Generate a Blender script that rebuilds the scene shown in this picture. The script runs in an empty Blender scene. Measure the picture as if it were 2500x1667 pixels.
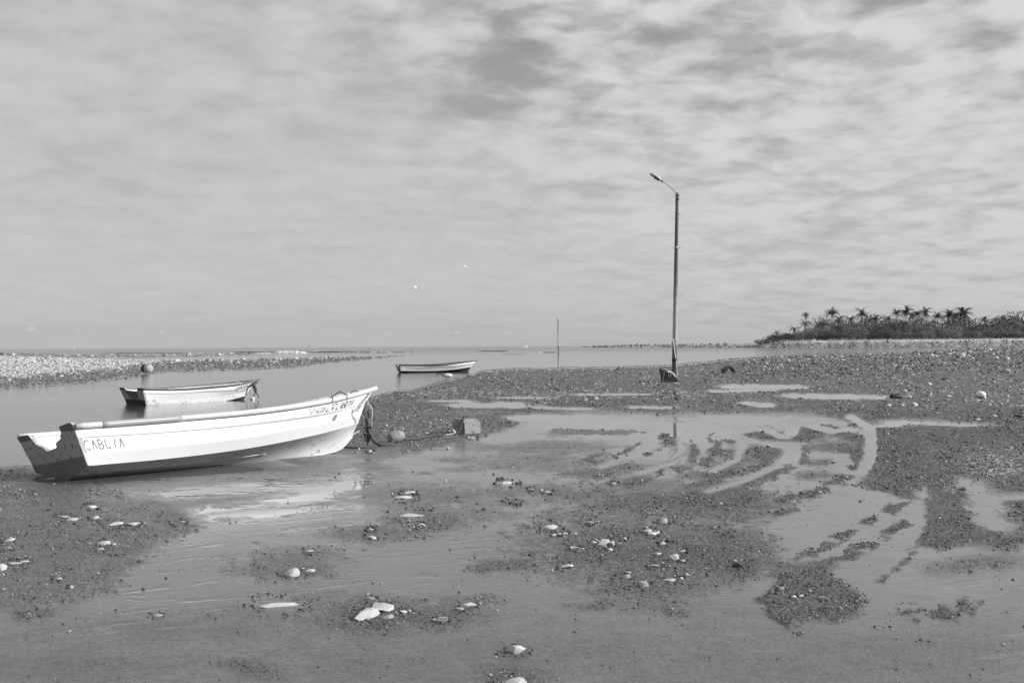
import bpy, bmesh, math, random
import numpy as np
from mathutils import Vector, Matrix

random.seed(7)
RNG = np.random.default_rng(11)
SC = bpy.context.scene
COL = SC.collection

# ------------------------------------------------------------------ camera
EYE = 1.65
F = 3000.0                       # focal length in pixels of the 2500 wide photograph
PW, PH = 2500.0, 1667.0
ROLL = math.radians(0.372)
PITCH = math.atan(10.2 / F)
cam_d = bpy.data.cameras.new('camera')
cam = bpy.data.objects.new('camera', cam_d)
COL.objects.link(cam)
cam_d.sensor_fit = 'HORIZONTAL'
cam_d.sensor_width = 36.0
cam_d.lens = 36.0 * F / PW
cam_d.clip_start = 0.1
cam_d.clip_end = 90000.0
_r = Vector((1, 0, 0)); _f = Vector((0, math.cos(PITCH), math.sin(PITCH))); _u = Vector((0, -math.sin(PITCH), math.cos(PITCH)))
_c, _s = math.cos(ROLL), math.sin(ROLL)
_rr = _r * _c - _u * _s
_uu = _r * _s + _u * _c
cam.matrix_world = Matrix(((_rr.x, _uu.x, -_f.x, 0), (_rr.y, _uu.y, -_f.y, 0), (_rr.z, _uu.z, -_f.z, EYE), (0, 0, 0, 1)))
SC.camera = cam

# ------------------------------------------------------------------ sun, exposure
SUN_AZ = math.radians(101.0)     # clockwise from +Y: to the right, a little behind the camera
SUN_EL = math.radians(27.0)
sun_d = bpy.data.lights.new('sun', 'SUN')
sun = bpy.data.objects.new('sun', sun_d)
COL.objects.link(sun)
sun_d.energy = 5.0
sun_d.angle = math.radians(0.53)
sun_d.color = (1.0, 0.995, 0.985)
sdir = Vector((math.sin(SUN_AZ) * math.cos(SUN_EL), math.cos(SUN_AZ) * math.cos(SUN_EL), math.sin(SUN_EL)))
sun.rotation_euler = sdir.to_track_quat('Z', 'Y').to_euler()
sun.location = (40, -20, 40)
SC.view_settings.view_transform = 'Standard'
SC.view_settings.look = 'None'
SC.view_settings.exposure = 0.0
SC.view_settings.gamma = 1.0
SC.view_settings.use_curve_mapping = False

# ------------------------------------------------------------------ world: Nishita sky behind a broken altocumulus deck
world = bpy.data.worlds.new('World')
SC.world = world
world.use_nodes = True
NT = world.node_tree
NT.nodes.clear()


class G:
    """tiny helper that wires shader nodes"""
    def __init__(s, nt): s.nt = nt
    def n(s, t, **kw):
        x = s.nt.nodes.new(t)
        for k, v in kw.items():
            if k.startswith('i_'):
                x.inputs[int(k[2:]) if k[2:].isdigit() else k[2:].replace('_', ' ')].default_value = v
            else: setattr(x, k, v)
        return x
    def l(s, a, b): s.nt.links.new(a, b)
    def put(s, inp, v):
        if isinstance(v, bpy.types.NodeSocket): s.l(v, inp)
        elif v is not None: inp.default_value = v
    def m(s, op, a, b=None, c=None, clamp=False):
        x = s.nt.nodes.new('ShaderNodeMath'); x.operation = op; x.use_clamp = clamp
        s.put(x.inputs[0], a); s.put(x.inputs[1], b); s.put(x.inputs[2], c)
        return x.outputs[0]
    def vm(s, op, a, b=None):
        x = s.nt.nodes.new('ShaderNodeVectorMath'); x.operation = op
        s.put(x.inputs[0], a); s.put(x.inputs[1], b)
        return x.outputs[1] if op in ('LENGTH', 'DOT_PRODUCT', 'DISTANCE') else x.outputs[0]
    def rng(s, v, a, b, c, d, smooth=True):
        x = s.nt.nodes.new('ShaderNodeMapRange'); x.interpolation_type = 'SMOOTHSTEP' if smooth else 'LINEAR'
        s.put(x.inputs[0], v)
        for i, q in zip((1, 2, 3, 4), (a, b, c, d)): s.put(x.inputs[i], q)
        return x.outputs[0]
    def mix(s, f, a, b):
        return s.m('ADD', s.m('MULTIPLY', a, s.m('SUBTRACT', 1.0, f)), s.m('MULTIPLY', b, f))
    def noise(s, vec, scale, detail=4, rough=0.5, dist=0.0):
        x = s.nt.nodes.new('ShaderNodeTexNoise')
        if vec is not None: s.l(vec, x.inputs['Vector'])
        x.inputs['Scale'].default_value = scale; x.inputs['Detail'].default_value = detail
        x.inputs['Roughness'].default_value = rough; x.inputs['Distortion'].default_value = dist
        return x.outputs[0]
    def comb(s, x, y, z):
        c = s.nt.nodes.new('ShaderNodeCombineXYZ')
        s.put(c.inputs[0], x); s.put(c.inputs[1], y); s.put(c.inputs[2], z)
        return c.outputs[0]


g = G(NT)
tc = g.n('ShaderNodeTexCoord')
dn = g.vm('NORMALIZE', tc.outputs['Generated'])
sx = g.n('ShaderNodeSeparateXYZ'); g.l(dn, sx.inputs[0])
zup = g.m('MAXIMUM', sx.outputs[2], 0.0)
zc = g.m('ADD', zup, 0.16)
qx = g.m('DIVIDE', sx.outputs[0], zc); qy = g.m('DIVIDE', sx.outputs[1], zc)
Q = g.comb(qx, qy, 0.0)


def sky_q(px, py):               # where a point of the photographed sky lies on the cloud deck
    u = px - PW / 2; v = py - PH / 2
    U = u * _c - v * _s; V = u * _s + v * _c
    d = (_r * U + _f * F - _u * V).normalized()
    k = max(d.z, 0) + 0.16
    return d.x / k, d.y / k


warp = g.n('ShaderNodeTexNoise'); g.l(Q, warp.inputs['Vector']); warp.inputs['Scale'].default_value = 4.0; warp.inputs['Detail'].default_value = 4
wv = g.n('ShaderNodeVectorMath', operation='MULTIPLY_ADD'); g.l(warp.outputs[1], wv.inputs[0]); wv.inputs[1].default_value = (0.14, 0.14, 0); g.l(Q, wv.inputs[2])
QW = wv.outputs[0]
wg_ = g.n('ShaderNodeVectorMath', operation='MULTIPLY_ADD'); g.l(warp.outputs[1], wg_.inputs[0]); wg_.inputs[1].default_value = (0.42, 0.42, 0); g.l(Q, wg_.inputs[2])
QG = wg_.outputs[0]
# bands of the altocumulus run across and slightly down to the right
rot = g.n('ShaderNodeMapping'); g.l(QW, rot.inputs[0]); rot.inputs['Rotation'].default_value = (0, 0, math.radians(-12)); rot.inputs['Scale'].default_value = (1.0, 0.9, 1)
n1 = g.noise(rot.outputs[0], 6.4, 4.0, 0.52, 0.0)
n0 = g.noise(Q, 1.5, 3, 0.5, 0.0)
n2 = g.noise(rot.outputs[0], 17.0, 4, 0.55, 0.0)
gap = None
for (cx, cy, ex, ey, a, w) in [(1215, 175, 190, 70, 0, 0.75), (1120, 255, 230, 45, 0, 0.6), (1300, 60, 110, 40, 0, 0.5), (2450, 75, 90, 50, 0, 0.35), (2040, 95, 50, 45, 0, 0.15), (2160, 10, 70, 30, 0, 0.25), (660, 165, 110, 30, 0, 0.25), (120, 420, 420, 60, 0, 0.2)]:
    c0 = sky_q(cx, cy); c1 = sky_q(cx + ex, cy); c2 = sky_q(cx, cy - ey)
    dx = abs(c1[0] - c0[0]); dy = abs(c2[1] - c0[1])
    dd = g.vm('SUBTRACT', QG, (c0[0] + 0.21, c0[1] + 0.21, 0))
    dd = g.vm('DIVIDE', dd, (dx, dy, 1))
    e = g.m('MULTIPLY', g.rng(g.vm('LENGTH', dd), 0.15, 1.55, 1.0, 0.0), w)
    gap = e if gap is None else g.m('MAXIMUM', gap, e)
dens = g.m('ADD', g.m('MULTIPLY', n1, 0.85), g.m('ADD', g.m('MULTIPLY', n0, 0.55), g.m('MULTIPLY', n2, 0.42)))
vor = g.n('ShaderNodeTexVoronoi', feature='SMOOTH_F1'); g.l(QW, vor.inputs['Vector']); vor.inputs['Scale'].default_value = 8.5; vor.inputs['Smoothness'].default_value = 0.6
dens = g.m('ADD', dens, g.m('MULTIPLY', g.m('SUBTRACT', 0.42, vor.outputs['Distance']), 0.30))
dens = g.m('SUBTRACT', dens, g.m('MULTIPLY', gap, 0.50))
side = g.rng(g.m('ADD', sx.outputs[0], g.m('MULTIPLY', zup, 0.9)), -0.05, 0.33, 0.0, 1.0)            # left of the view the deck is thinner and smoother
dens = g.m('ADD', g.m('MULTIPLY', g.m('SUBTRACT', dens, 0.91), g.mix(side, 0.42, 0.98)), 0.87)
cloud = g.rng(dens, 0.52, 1.04, 0.0, 1.0)
sky = g.n('ShaderNodeTexSky', sky_type='NISHITA')
sky.sun_disc = False; sky.sun_elevation = SUN_EL; sky.sun_rotation = SUN_AZ; sky.air_density = 1.0; sky.dust_density = 1.5
bw = g.n('ShaderNodeRGBToBW'); g.l(sky.outputs[0], bw.inputs[0])
clear = g.m('MINIMUM', g.m('MULTIPLY', bw.outputs[0], 1.15), 4.6)
lit = g.m('ADD', 6.0, g.m('MULTIPLY', side, 0.85))
deck = g.m('ADD', g.m('MULTIPLY', cloud, lit), g.m('MULTIPLY', g.m('SUBTRACT', 1.0, cloud), g.m('MINIMUM', clear, g.mix(gap, 4.15, 3.2))))
hz = g.m('POWER', 2.718, g.m('MULTIPLY', zup, -13.0))
# low band: thin stratus streaks and a few tiny cumulus near the sea horizon
az = g.m('ARCTAN2', sx.outputs[0], sx.outputs[1])
st = g.noise(g.comb(g.m('MULTIPLY', az, 7.0), g.m('MULTIPLY', zup, 75.0), 0.0), 1.0, 5, 0.55, 0.4)
hcol = g.m('ADD', g.m('ADD', 5.25, g.m('MULTIPLY', g.m('SUBTRACT', st, 0.5), 0.9)), g.m('MULTIPLY', g.rng(zup, 0.0, 0.05, -0.45, 0.15), 1.0))
cu = g.noise(g.comb(g.m('MULTIPLY', az, 60.0), g.m('MULTIPLY', zup, 150.0), 3.0), 1.0, 4, 0.6)
cub = g.m('MULTIPLY', g.rng(cu, 0.60, 0.70, 0.0, 1.0), g.m('MULTIPLY', g.rng(zup, 0.006, 0.010, 0.0, 1.0), g.rng(zup, 0.013, 0.022, 1.0, 0.0)))
hcol = g.m('ADD', hcol, g.m('MULTIPLY', cub, 0.9))
total = g.mix(hz, deck, hcol)
bg = g.n('ShaderNodeBackground'); g.l(total, bg.inputs[0]); bg.inputs[1].default_value = 0.10
wo = g.n('ShaderNodeOutputWorld'); g.l(bg.outputs[0], wo.inputs[0])


# ------------------------------------------------------------------ projection helpers (photograph pixel <-> place)
def proj(P):
    P = np.atleast_2d(np.asarray(P, float))
    x = P[:, 0]; y = P[:, 1]; z = P[:, 2] - EYE
    cy = y * math.cos(PITCH) + z * math.sin(PITCH); cz = -y * math.sin(PITCH) + z * math.cos(PITCH)
    u = F * x / cy; v = -F * cz / cy
    return np.stack([u * _c + v * _s + PW / 2, -u * _s + v * _c + PH / 2], 1)


def ray(px, py):
    u = px - PW / 2; v = py - PH / 2
    U = u * _c - v * _s; V = u * _s + v * _c
    return _r * U + _f * F - _u * V


def gnd(px, py, z=0.0):
    d = ray(px, py)
    k = (z - EYE) / d.z
    return Vector((d.x * k, d.y * k, z))


def at(px, py, Y):
    d = ray(px, py)
    k = Y / d.y
    return Vector((d.x * k, Y, EYE + d.z * k))


def hzn(px): return 843.7 - (px - 1250) * math.tan(ROLL)


# ------------------------------------------------------------------ numpy noise
def _h(ix, iy, s):
    h = (ix * 374761393 + iy * 668265263 + s * 982451653) & 0xffffffff
    h = ((h ^ (h >> 13)) * 1274126177) & 0xffffffff
    return ((h ^ (h >> 16)) & 0xffffff) / float(0xffffff)


def vnoise(x, y, s=0):
    ix = np.floor(x).astype(np.int64); iy = np.floor(y).astype(np.int64)
    fx = x - ix; fy = y - iy
    fx = fx * fx * (3 - 2 * fx); fy = fy * fy * (3 - 2 * fy)
    a = _h(ix, iy, s); b = _h(ix + 1, iy, s); c = _h(ix, iy + 1, s); d = _h(ix + 1, iy + 1, s)
    return (a + (b - a) * fx) * (1 - fy) + (c + (d - c) * fx) * fy


def fbm(x, y, o=4, s=0, g_=0.5):
    t = 0; a = 1; n = 0
    for i in range(o):
        t = t + a * vnoise(x, y, s + i * 17); n += a
        a *= g_; ca, sa = 0.8, 0.6
        x, y = (x * ca - y * sa) * 2.03 + 13.1, (x * sa + y * ca) * 2.03 + 7.7
    return t / n - 0.5


def sstep(a, b, x):
    t = np.clip((x - a) / (b - a), 0, 1)
    return t * t * (3 - 2 * t)


# ------------------------------------------------------------------ object helpers
def tag(o, label=None, cat=None, group=None, kind=None):
    if label: o['label'] = label
    if cat: o['category'] = cat
    if group: o['group'] = group
    if kind: o['kind'] = kind
    return o


def link(name, data, parent=None):
    o = bpy.data.objects.new(name, data)
    COL.objects.link(o)
    if parent: o.parent = parent
    return o


def empty(name, loc, rot=(0, 0, 0)):
    o = bpy.data.objects.new(name, None)
    COL.objects.link(o)
    o.location = loc; o.rotation_euler = rot; o.empty_display_size = 0.2
    return o


def mesh(name, verts, faces, mats, smooth=False, midx=None):
    me = bpy.data.meshes.new(name)
    me.from_pydata([tuple(v) for v in verts], [], faces)
    for m_ in (mats if isinstance(mats, (list, tuple)) else [mats]): me.materials.append(m_)
    if midx is not None: me.polygons.foreach_set('material_index', midx)
    if smooth: me.polygons.foreach_set('use_smooth', [True] * len(faces))
    me.update()
    return me


def part(name, verts, faces, mats, parent=None, smooth=False, midx=None):
    return link(name, mesh(name, verts, faces, mats, smooth, midx), parent)


def bm_part(name, bm, mats, parent=None, smooth=False):
    me = bpy.data.meshes.new(name)
    bm.to_mesh(me); bm.free()
    for m_ in (mats if isinstance(mats, (list, tuple)) else [mats]): me.materials.append(m_)
    if smooth: me.polygons.foreach_set('use_smooth', [True] * len(me.polygons))
    me.update()
    return link(name, me, parent)


def tube(pts, rad, seg=8, cap=True):
    """verts, faces of a round tube through pts; rad a number or a list"""
    P = [Vector(p) for p in pts]
    n = len(P)
    R = [rad] * n if isinstance(rad, (int, float)) else list(rad)
    T = []
    for i in range(n):
        a = P[max(i - 1, 0)]; b = P[min(i + 1, n - 1)]
        t = (b - a); T.append(t.normalized() if t.length > 1e-9 else Vector((0, 0, 1)))
    up = Vector((0, 0, 1)) if abs(T[0].z) < 0.9 else Vector((1, 0, 0))
    N = (up - T[0] * up.dot(T[0])).normalized()
    V = []; Fc = []
    for i in range(n):
        if i: N = N - T[i] * N.dot(T[i]); N = N.normalized() if N.length > 1e-6 else T[i].orthogonal().normalized()
        B = T[i].cross(N)
        for k in range(seg):
            a = 2 * math.pi * k / seg
            V.append(P[i] + (N * math.cos(a) + B * math.sin(a)) * R[i])
    for i in range(n - 1):
        for k in range(seg):
            a = i * seg + k; b = i * seg + (k + 1) % seg
            Fc.append((a, b, b + seg, a + seg))
    if cap:
        Fc.append(tuple(range(seg - 1, -1, -1))); Fc.append(tuple((n - 1) * seg + k for k in range(seg)))
    return V, Fc


def smooth_path(pts, k=6):
    P = [Vector(p) for p in pts]; out = []
    for i in range(len(P) - 1):
        a = P[max(i - 1, 0)]; b = P[i]; c = P[i + 1]; d = P[min(i + 2, len(P) - 1)]
        for j in range(k):
            t = j / k
            out.append(0.5 * ((2 * b) + (c - a) * t + (2 * a - 5 * b + 4 * c - d) * t * t + (3 * b - a - 3 * c + d) * t ** 3))
    out.append(P[-1])
    return out


def join(*vf):
    V = []; Fc = []
    for v, f in vf:
        o = len(V); V += list(v); Fc += [tuple(i + o for i in q) for q in f]
    return V, Fc


def box(c, s, rot=0.0):
    x, y, z = c; a, b, h = s[0] / 2, s[1] / 2, s[2] / 2
    cr, sr = math.cos(rot), math.sin(rot)
    V = []
    for dz in (-h, h):
        for dx, dy in ((-a, -b), (a, -b), (a, b), (-a, b)): V.append((x + dx * cr - dy * sr, y + dx * sr + dy * cr, z + dz))
    return V, [(3, 2, 1, 0), (4, 5, 6, 7), (0, 1, 5, 4), (1, 2, 6, 5), (2, 3, 7, 6), (3, 0, 4, 7)]


# ------------------------------------------------------------------ materials (all neutral greys: the photograph is black and white)
def pmat(name, base, rough=0.6, spec=0.5):
    m_ = bpy.data.materials.new(name); m_.use_nodes = True
    b = m_.node_tree.nodes['Principled BSDF']
    b.inputs['Base Color'].default_value = (base, base, base, 1)
    b.inputs['Roughness'].default_value = rough
    b.inputs['Specular IOR Level'].default_value = spec
    return m_, G(m_.node_tree), b


def worn(name, base, rough=0.5, amt=0.12, scale=6.0, dark=None, cover=0.0, stretch=(1, 1, 1), bump=0.05, bscale=60, fine=0.06, rand=0.0, spec=0.4):
    """paint / stone: base grey with blotches, optional dark chips covering a share of it, fine relief"""
    m_, q, b = pmat(name, base, rough, spec)
    t = q.n('ShaderNodeTexCoord'); mp = q.n('ShaderNodeMapping'); q.l(t.outputs['Object'], mp.inputs[0]); mp.inputs['Scale'].default_value = stretch
    co = mp.outputs[0]
    a = q.noise(co, scale, 5, 0.6, 0.3); f = q.noise(co, scale * 9, 3, 0.6)
    v = q.m('ADD', base, q.m('ADD', q.m('MULTIPLY', q.m('SUBTRACT', a, 0.5), amt * 2 * max(base, 0.15)), q.m('MULTIPLY', q.m('SUBTRACT', f, 0.5), fine * 2 * max(base, 0.15))))
    if rand:
        oi = q.n('ShaderNodeObjectInfo')
        v = q.m('MULTIPLY', v, q.m('ADD', 1.0 - rand, q.m('MULTIPLY', oi.outputs['Random'], rand * 2)))
    if dark is not None:
        c1 = q.noise(co, scale * 2.6, 6, 0.68, 0.6)
        th = 0.5 + (0.5 - cover) * 0.42
        k = q.rng(c1, th, th + 0.05, 0.0, 1.0)
        v = q.mix(k, v, dark)
    v = q.m('MAXIMUM', v, 0.01)
    q.l(v, b.inputs['Base Color'])
    if bump:
        bp = q.n('ShaderNodeBump'); bp.inputs['Strength'].default_value = bump; bp.inputs['Distance'].default_value = 0.02
        q.l(q.noise(co, bscale, 4, 0.6), bp.inputs['Height']); q.l(bp.outputs[0], b.inputs['Normal'])
    return m_


M = {}
M['hull_white'] = worn('hull_white_paint', 0.80, 0.38, 0.04, 3.0, dark=0.36, cover=0.17, stretch=(0.9, 0.9, 2.2), bump=0.04, bscale=8, fine=0.015)
M['hull_band'] = worn('hull_pale_grey_paint', 0.60, 0.42, 0.05, 3.0, dark=0.36, cover=0.10, stretch=(0.5, 0.5, 2.0), bump=0.04, bscale=8, fine=0.02)
M['hull_bottom'] = worn('hull_bottom_paint', 0.54, 0.5, 0.16, 2.5, dark=0.26, cover=0.32, stretch=(0.7, 1.2, 1.2), bump=0.06, bscale=12, fine=0.05)
M['hull_inside'] = worn('hull_inside_paint', 0.66, 0.5, 0.12, 4.0, dark=0.35, cover=0.18, bump=0.05)
M['transom'] = worn('transom_chipped_paint', 0.42, 0.55, 0.15, 5.0, dark=0.045, cover=0.36, stretch=(1.0, 2.4, 1.0), bump=0.1, bscale=40)
M['transom_dark'] = worn('transom_dark_band', 0.15, 0.55, 0.15, 5.0, bump=0.05)
M['transom_low'] = worn('transom_boot_paint', 0.19, 0.6, 0.2, 5.0, dark=0.08, cover=0.3, bump=0.05)
M['rail'] = worn('gunwale_weathered_paint', 0.55, 0.5, 0.14, 9.0, dark=0.32, cover=0.30, bump=0.1, bscale=30)
M['rail_grey'] = worn('gunwale_grey_sleeve', 0.34, 0.4, 0.05, 6.0, bump=0.02)
M['rail_chip'] = worn('gunwale_chipped_dark', 0.12, 0.55, 0.2, 7.0, dark=0.55, cover=0.33, bump=0.08)
M['boot_blotch'] = worn('bootline_blotched_paint', 0.66, 0.6, 0.15, 5.0, dark=0.2, cover=0.34, stretch=(0.8, 0.8, 1.5), bump=0.06)
M['dark_hull'] = worn('dark_hull_paint', 0.05, 0.5, 0.2, 5.0, dark=0.16, cover=0.25, bump=0.04)
M['mid_hull'] = worn('grey_hull_paint', 0.62, 0.45, 0.08, 3.0, dark=0.42, cover=0.2, stretch=(0.5, 0.5, 2), bump=0.03)
M['letter'] = worn('faded_lettering', 0.24, 0.6, 0.4, 22.0, dark=0.68, cover=0.30, bump=0)
M['letter_bow'] = worn('faded_bow_lettering', 0.20, 0.6, 0.4, 30.0, dark=0.55, cover=0.22, bump=0)
M['letter_white'] = worn('white_lettering', 0.75, 0.6, 0.05, 20.0, bump=0)
M['dot'] = worn('grey_hull_dot', 0.24, 0.5, 0.1, 30.0, bump=0)
M['rope_pale'] = worn('pale_rope', 0.42, 0.85, 0.25, 40.0, bump=0.4, bscale=160)
M['rope_dark'] = worn('muddy_rope', 0.07, 0.8, 0.35, 30.0, bump=0.4, bscale=120)
M['concrete'] = worn('pitted_concrete', 0.28, 0.85, 0.25, 7.0, dark=0.13, cover=0.34, bump=0.35, bscale=30)
M['float'] = worn('weathered_float', 0.27, 0.7, 0.3, 9.0, dark=0.14, cover=0.35, bump=0.1)
M['float_white'] = worn('white_float', 0.72, 0.45, 0.04, 6.0, bump=0.03)
M['black_plastic'] = worn('black_plastic', 0.022, 0.45, 0.2, 8.0, bump=0.05)
M['rubber'] = worn('tyre_rubber', 0.035, 0.75, 0.3, 14.0, dark=0.12, cover=0.2, bump=0.15)
M['pole'] = worn('weathered_pole', 0.17, 0.8, 0.30, 2.6, dark=0.09, cover=0.33, stretch=(3, 3, 0.7), bump=0.2, bscale=25)
M['metal'] = worn('galvanised_metal', 0.40, 0.45, 0.08, 10.0, bump=0.02)
M['metal_dark'] = worn('dark_metal', 0.05, 0.5, 0.2, 10.0, bump=0.03)
M['conduit'] = worn('pale_conduit', 0.68, 0.5, 0.05, 10.0, bump=0)
M['footing'] = worn('dark_tarred_footing', 0.045, 0.8, 0.3, 6.0, dark=0.16, cover=0.18, bump=0.3, bscale=20)
M['stone_pale'] = worn('pale_limestone', 0.52, 0.85, 0.28, 6.0, dark=0.24, cover=0.28, bump=0.35, bscale=24, rand=0.12)
M['stone_grey'] = worn('grey_stone', 0.33, 0.85, 0.28, 7.0, dark=0.13, cover=0.26, bump=0.35, bscale=24, rand=0.2)
M['stone_dark'] = worn('dark_wet_stone', 0.085, 0.6, 0.3, 7.0, bump=0.3, bscale=24, rand=0.25)
M['bark'] = worn('grey_bark', 0.16, 0.9, 0.3, 4.0, bump=0.2)
M['bleached'] = worn('bleached_wood', 0.6, 0.8, 0.1, 4.0, bump=0.1)
M['white_paint'] = worn('white_boat_paint', 0.8, 0.4, 0.02, 3.0, bump=0)
M['gull_white'] = worn('gull_plumage', 0.8, 0.8, 0.02, 9.0, bump=0)
M['gull_grey'] = worn('gull_wing_grey', 0.25, 0.8, 0.1, 9.0, bump=0)
M['foam'] = worn('sea_foam', 0.85, 0.9, 0.06, 2.0, dark=0.5, cover=0.12, bump=0.2, bscale=6)


def leaf_mat(name, base):
    m_, q, b = pmat(name, base, 0.75, 0.12)
    t = q.n('ShaderNodeTexCoord'); oi = q.n('ShaderNodeObjectInfo')
    v = q.m('MULTIPLY', base, q.m('ADD', 0.55, q.m('MULTIPLY', q.noise(t.outputs['Object'], 0.9, 3, 0.6), 0.9)))
    v = q.m('MULTIPLY', v, q.m('ADD', 0.6, q.m('MULTIPLY', oi.outputs['Random'], 0.8)))
    q.l(v, b.inputs['Base Color'])
    return m_


M['leaf'] = leaf_mat('shrub_leaves', 0.125)
M['leaf_pale'] = leaf_mat('pale_shrub_leaves', 0.185)
M['frond'] = leaf_mat('palm_frond', 0.15)
M['grass'] = leaf_mat('shore_grass', 0.20)

# the post: darker and stained towards the top, paler bare concrete low down
nt_ = M['pole'].node_tree; q = G(nt_); b = nt_.nodes['Principled BSDF']; src = b.inputs['Base Color'].links[0].from_socket
tco = q.n('ShaderNodeTexCoord'); sz_ = q.n('ShaderNodeSeparateXYZ'); q.l(tco.outputs['Object'], sz_.inputs[0])
jit = q.m('MULTIPLY', q.m('SUBTRACT', q.noise(tco.outputs['Object'], 2.0, 4, 0.6), 0.5), 2.4)
hgt_ = q.m('ADD', sz_.outputs[2], jit)
low = q.m('MULTIPLY', q.rng(hgt_, 1.6, 1.9, 0.0, 1.0), q.rng(hgt_, 2.6, 5.5, 1.0, 0.0))
q.l(q.m('MULTIPLY', src, q.m('ADD', 0.72, q.m('MULTIPLY', low, 1.5))), b.inputs['Base Color'])
# mud and gravel: base grey per place comes with the mesh ('tone'), 'gravel' says how broken the surface is
m_, q, b = pmat('tidal_mud', 0.1, 0.4)
ta = q.n('ShaderNodeAttribute', attribute_name='tone'); gr = q.n('ShaderNodeAttribute', attribute_name='gravel')
ge = q.n('ShaderNodeNewGeometry'); co = ge.outputs['Position']
a1 = q.noise(co, 1.3, 5, 0.6); a2 = q.noise(co, 38.0, 4, 0.65); a3 = q.noise(co, 9.0, 5, 0.65, 0.4); mp4 = q.n('ShaderNodeMapping'); q.l(co, mp4.inputs[0]); mp4.inputs['Rotation'].default_value = (0, 0, -0.5); mp4.inputs['Scale'].default_value = (0.5, 1.1, 1)
a4 = q.noise(mp4.outputs[0], 15.0, 5, 0.7, 0.3)
wt = q.n('ShaderNodeAttribute', attribute_name='wet').outputs['Fac']
a5 = q.noise(co, 2.6, 7, 0.7, 0.5)
wt = q.m('ADD', wt, q.m('MULTIPLY', q.m('SUBTRACT', a5, 0.5), 1.1), clamp=True)
mul = q.m('ADD', 0.25, q.m('ADD', q.m('MULTIPLY', a1, 0.30), q.m('ADD', q.m('MULTIPLY', a4, 0.85), q.m('MULTIPLY', a2, q.m('ADD', 0.15, q.m('MULTIPLY', gr.outputs['Fac'], 0.40))))))
v = q.m('MULTIPLY', ta.outputs['Fac'], mul)
q.l(v, b.inputs['Base Color'])
b.inputs['IOR'].default_value = 1.36
vo = q.n('ShaderNodeTexVoronoi'); q.l(co, vo.inputs['Vector']); vo.inputs['Scale'].default_value = 30.0
hgt = q.m('ADD', q.m('MULTIPLY', a3, 0.010), q.m('MULTIPLY', gr.outputs['Fac'], q.m('ADD', q.m('MULTIPLY', vo.outputs['Distance'], -0.018), q.m('MULTIPLY', a2, 0.020))))
hgt = q.m('ADD', hgt, q.m('MULTIPLY', q.noise(co, 55.0, 4, 0.7), 0.0050))
rg_ = q.m('ADD', q.m('ADD', 0.42, q.m('MULTIPLY', gr.outputs['Fac'], 0.30)), q.m('MULTIPLY', q.m('SUBTRACT', a3, 0.5), 0.30))
q.l(q.mix(wt, rg_, q.m('ADD', 0.06, q.m('MULTIPLY', a3, 0.12))), b.inputs['Roughness'])
bp = q.n('ShaderNodeBump'); bp.inputs['Distance'].default_value = 1.0
q.l(q.m('ADD', 0.015, q.m('MULTIPLY', q.m('POWER', q.m('SUBTRACT', 1.0, wt), 1.4), 0.95)), bp.inputs['Strength'])
q.l(hgt, bp.inputs['Height']); q.l(bp.outputs[0], b.inputs['Normal'])
M['mud'] = m_
# gravel bits carry their own tone
m_, q, b = pmat('gravel_bits', 0.1, 0.7)
ta = q.n('ShaderNodeAttribute', attribute_name='tone'); ge = q.n('ShaderNodeNewGeometry')
a2 = q.noise(ge.outputs['Position'], 45.0, 3, 0.6)
q.l(q.m('MULTIPLY', ta.outputs['Fac'], q.m('ADD', 0.7, q.m('MULTIPLY', a2, 0.6))), b.inputs['Base Color'])
M['gravel'] = m_


def water_mat(name, base, rough, ripple, r_scale, swell=0.0, film=False):
    m_, q, b = pmat(name, base, rough, 0.5)
    b.inputs['IOR'].default_value = 1.333
    ge = q.n('ShaderNodeNewGeometry'); co = ge.outputs['Position']
    mp = q.n('ShaderNodeMapping'); q.l(co, mp.inputs[0]); mp.inputs['Scale'].default_value = (0.45, 1.0, 1.0)
    h = q.m('MULTIPLY', q.noise(mp.outputs[0], r_scale, 3, 0.55, 0.3), ripple)
    if swell:
        sp = q.n('ShaderNodeSeparateXYZ'); q.l(co, sp.inputs[0])
        far = q.rng(sp.outputs[1], 130.0, 520.0, 0.0, 1.0)
        pat = q.rng(q.noise(mp.outputs[0], 0.06, 4, 0.6, 0.5), 0.35, 0.7, 0.25, 1.0)
        h = q.m('ADD', q.m('MULTIPLY', h, pat), q.m('MULTIPLY', q.noise(mp.outputs[0], 0.55, 4, 0.6, 0.2), q.m('MULTIPLY', far, swell)))
    bp = q.n('ShaderNodeBump'); bp.inputs['Strength'].default_value = 1.0; bp.inputs['Distance'].default_value = 1.0
    q.l(h, bp.inputs['Height']); q.l(bp.outputs[0], b.inputs['Normal'])
    if film:
        a = q.noise(co, 1.1, 4, 0.6); a2 = q.noise(co, 60.0, 3, 0.6)
        q.l(q.m('ADD', base * 0.75, q.m('ADD', q.m('MULTIPLY', a, base * 0.35), q.m('MULTIPLY', a2, base * 0.15))), b.inputs['Base Color'])
        q.l(q.m('ADD', rough * 0.5, q.m('MULTIPLY', q.rng(a, 0.35, 0.65, 0.0, 1.0), rough)), b.inputs['Roughness'])
    return m_


M['sea'] = water_mat('sea_water', 0.035, 0.06, 0.010, 5.5, swell=0.55)
M['puddle'] = water_mat('shallow_silty_water', 0.105, 0.03, 0.00022, 8.0, film=True)

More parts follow.
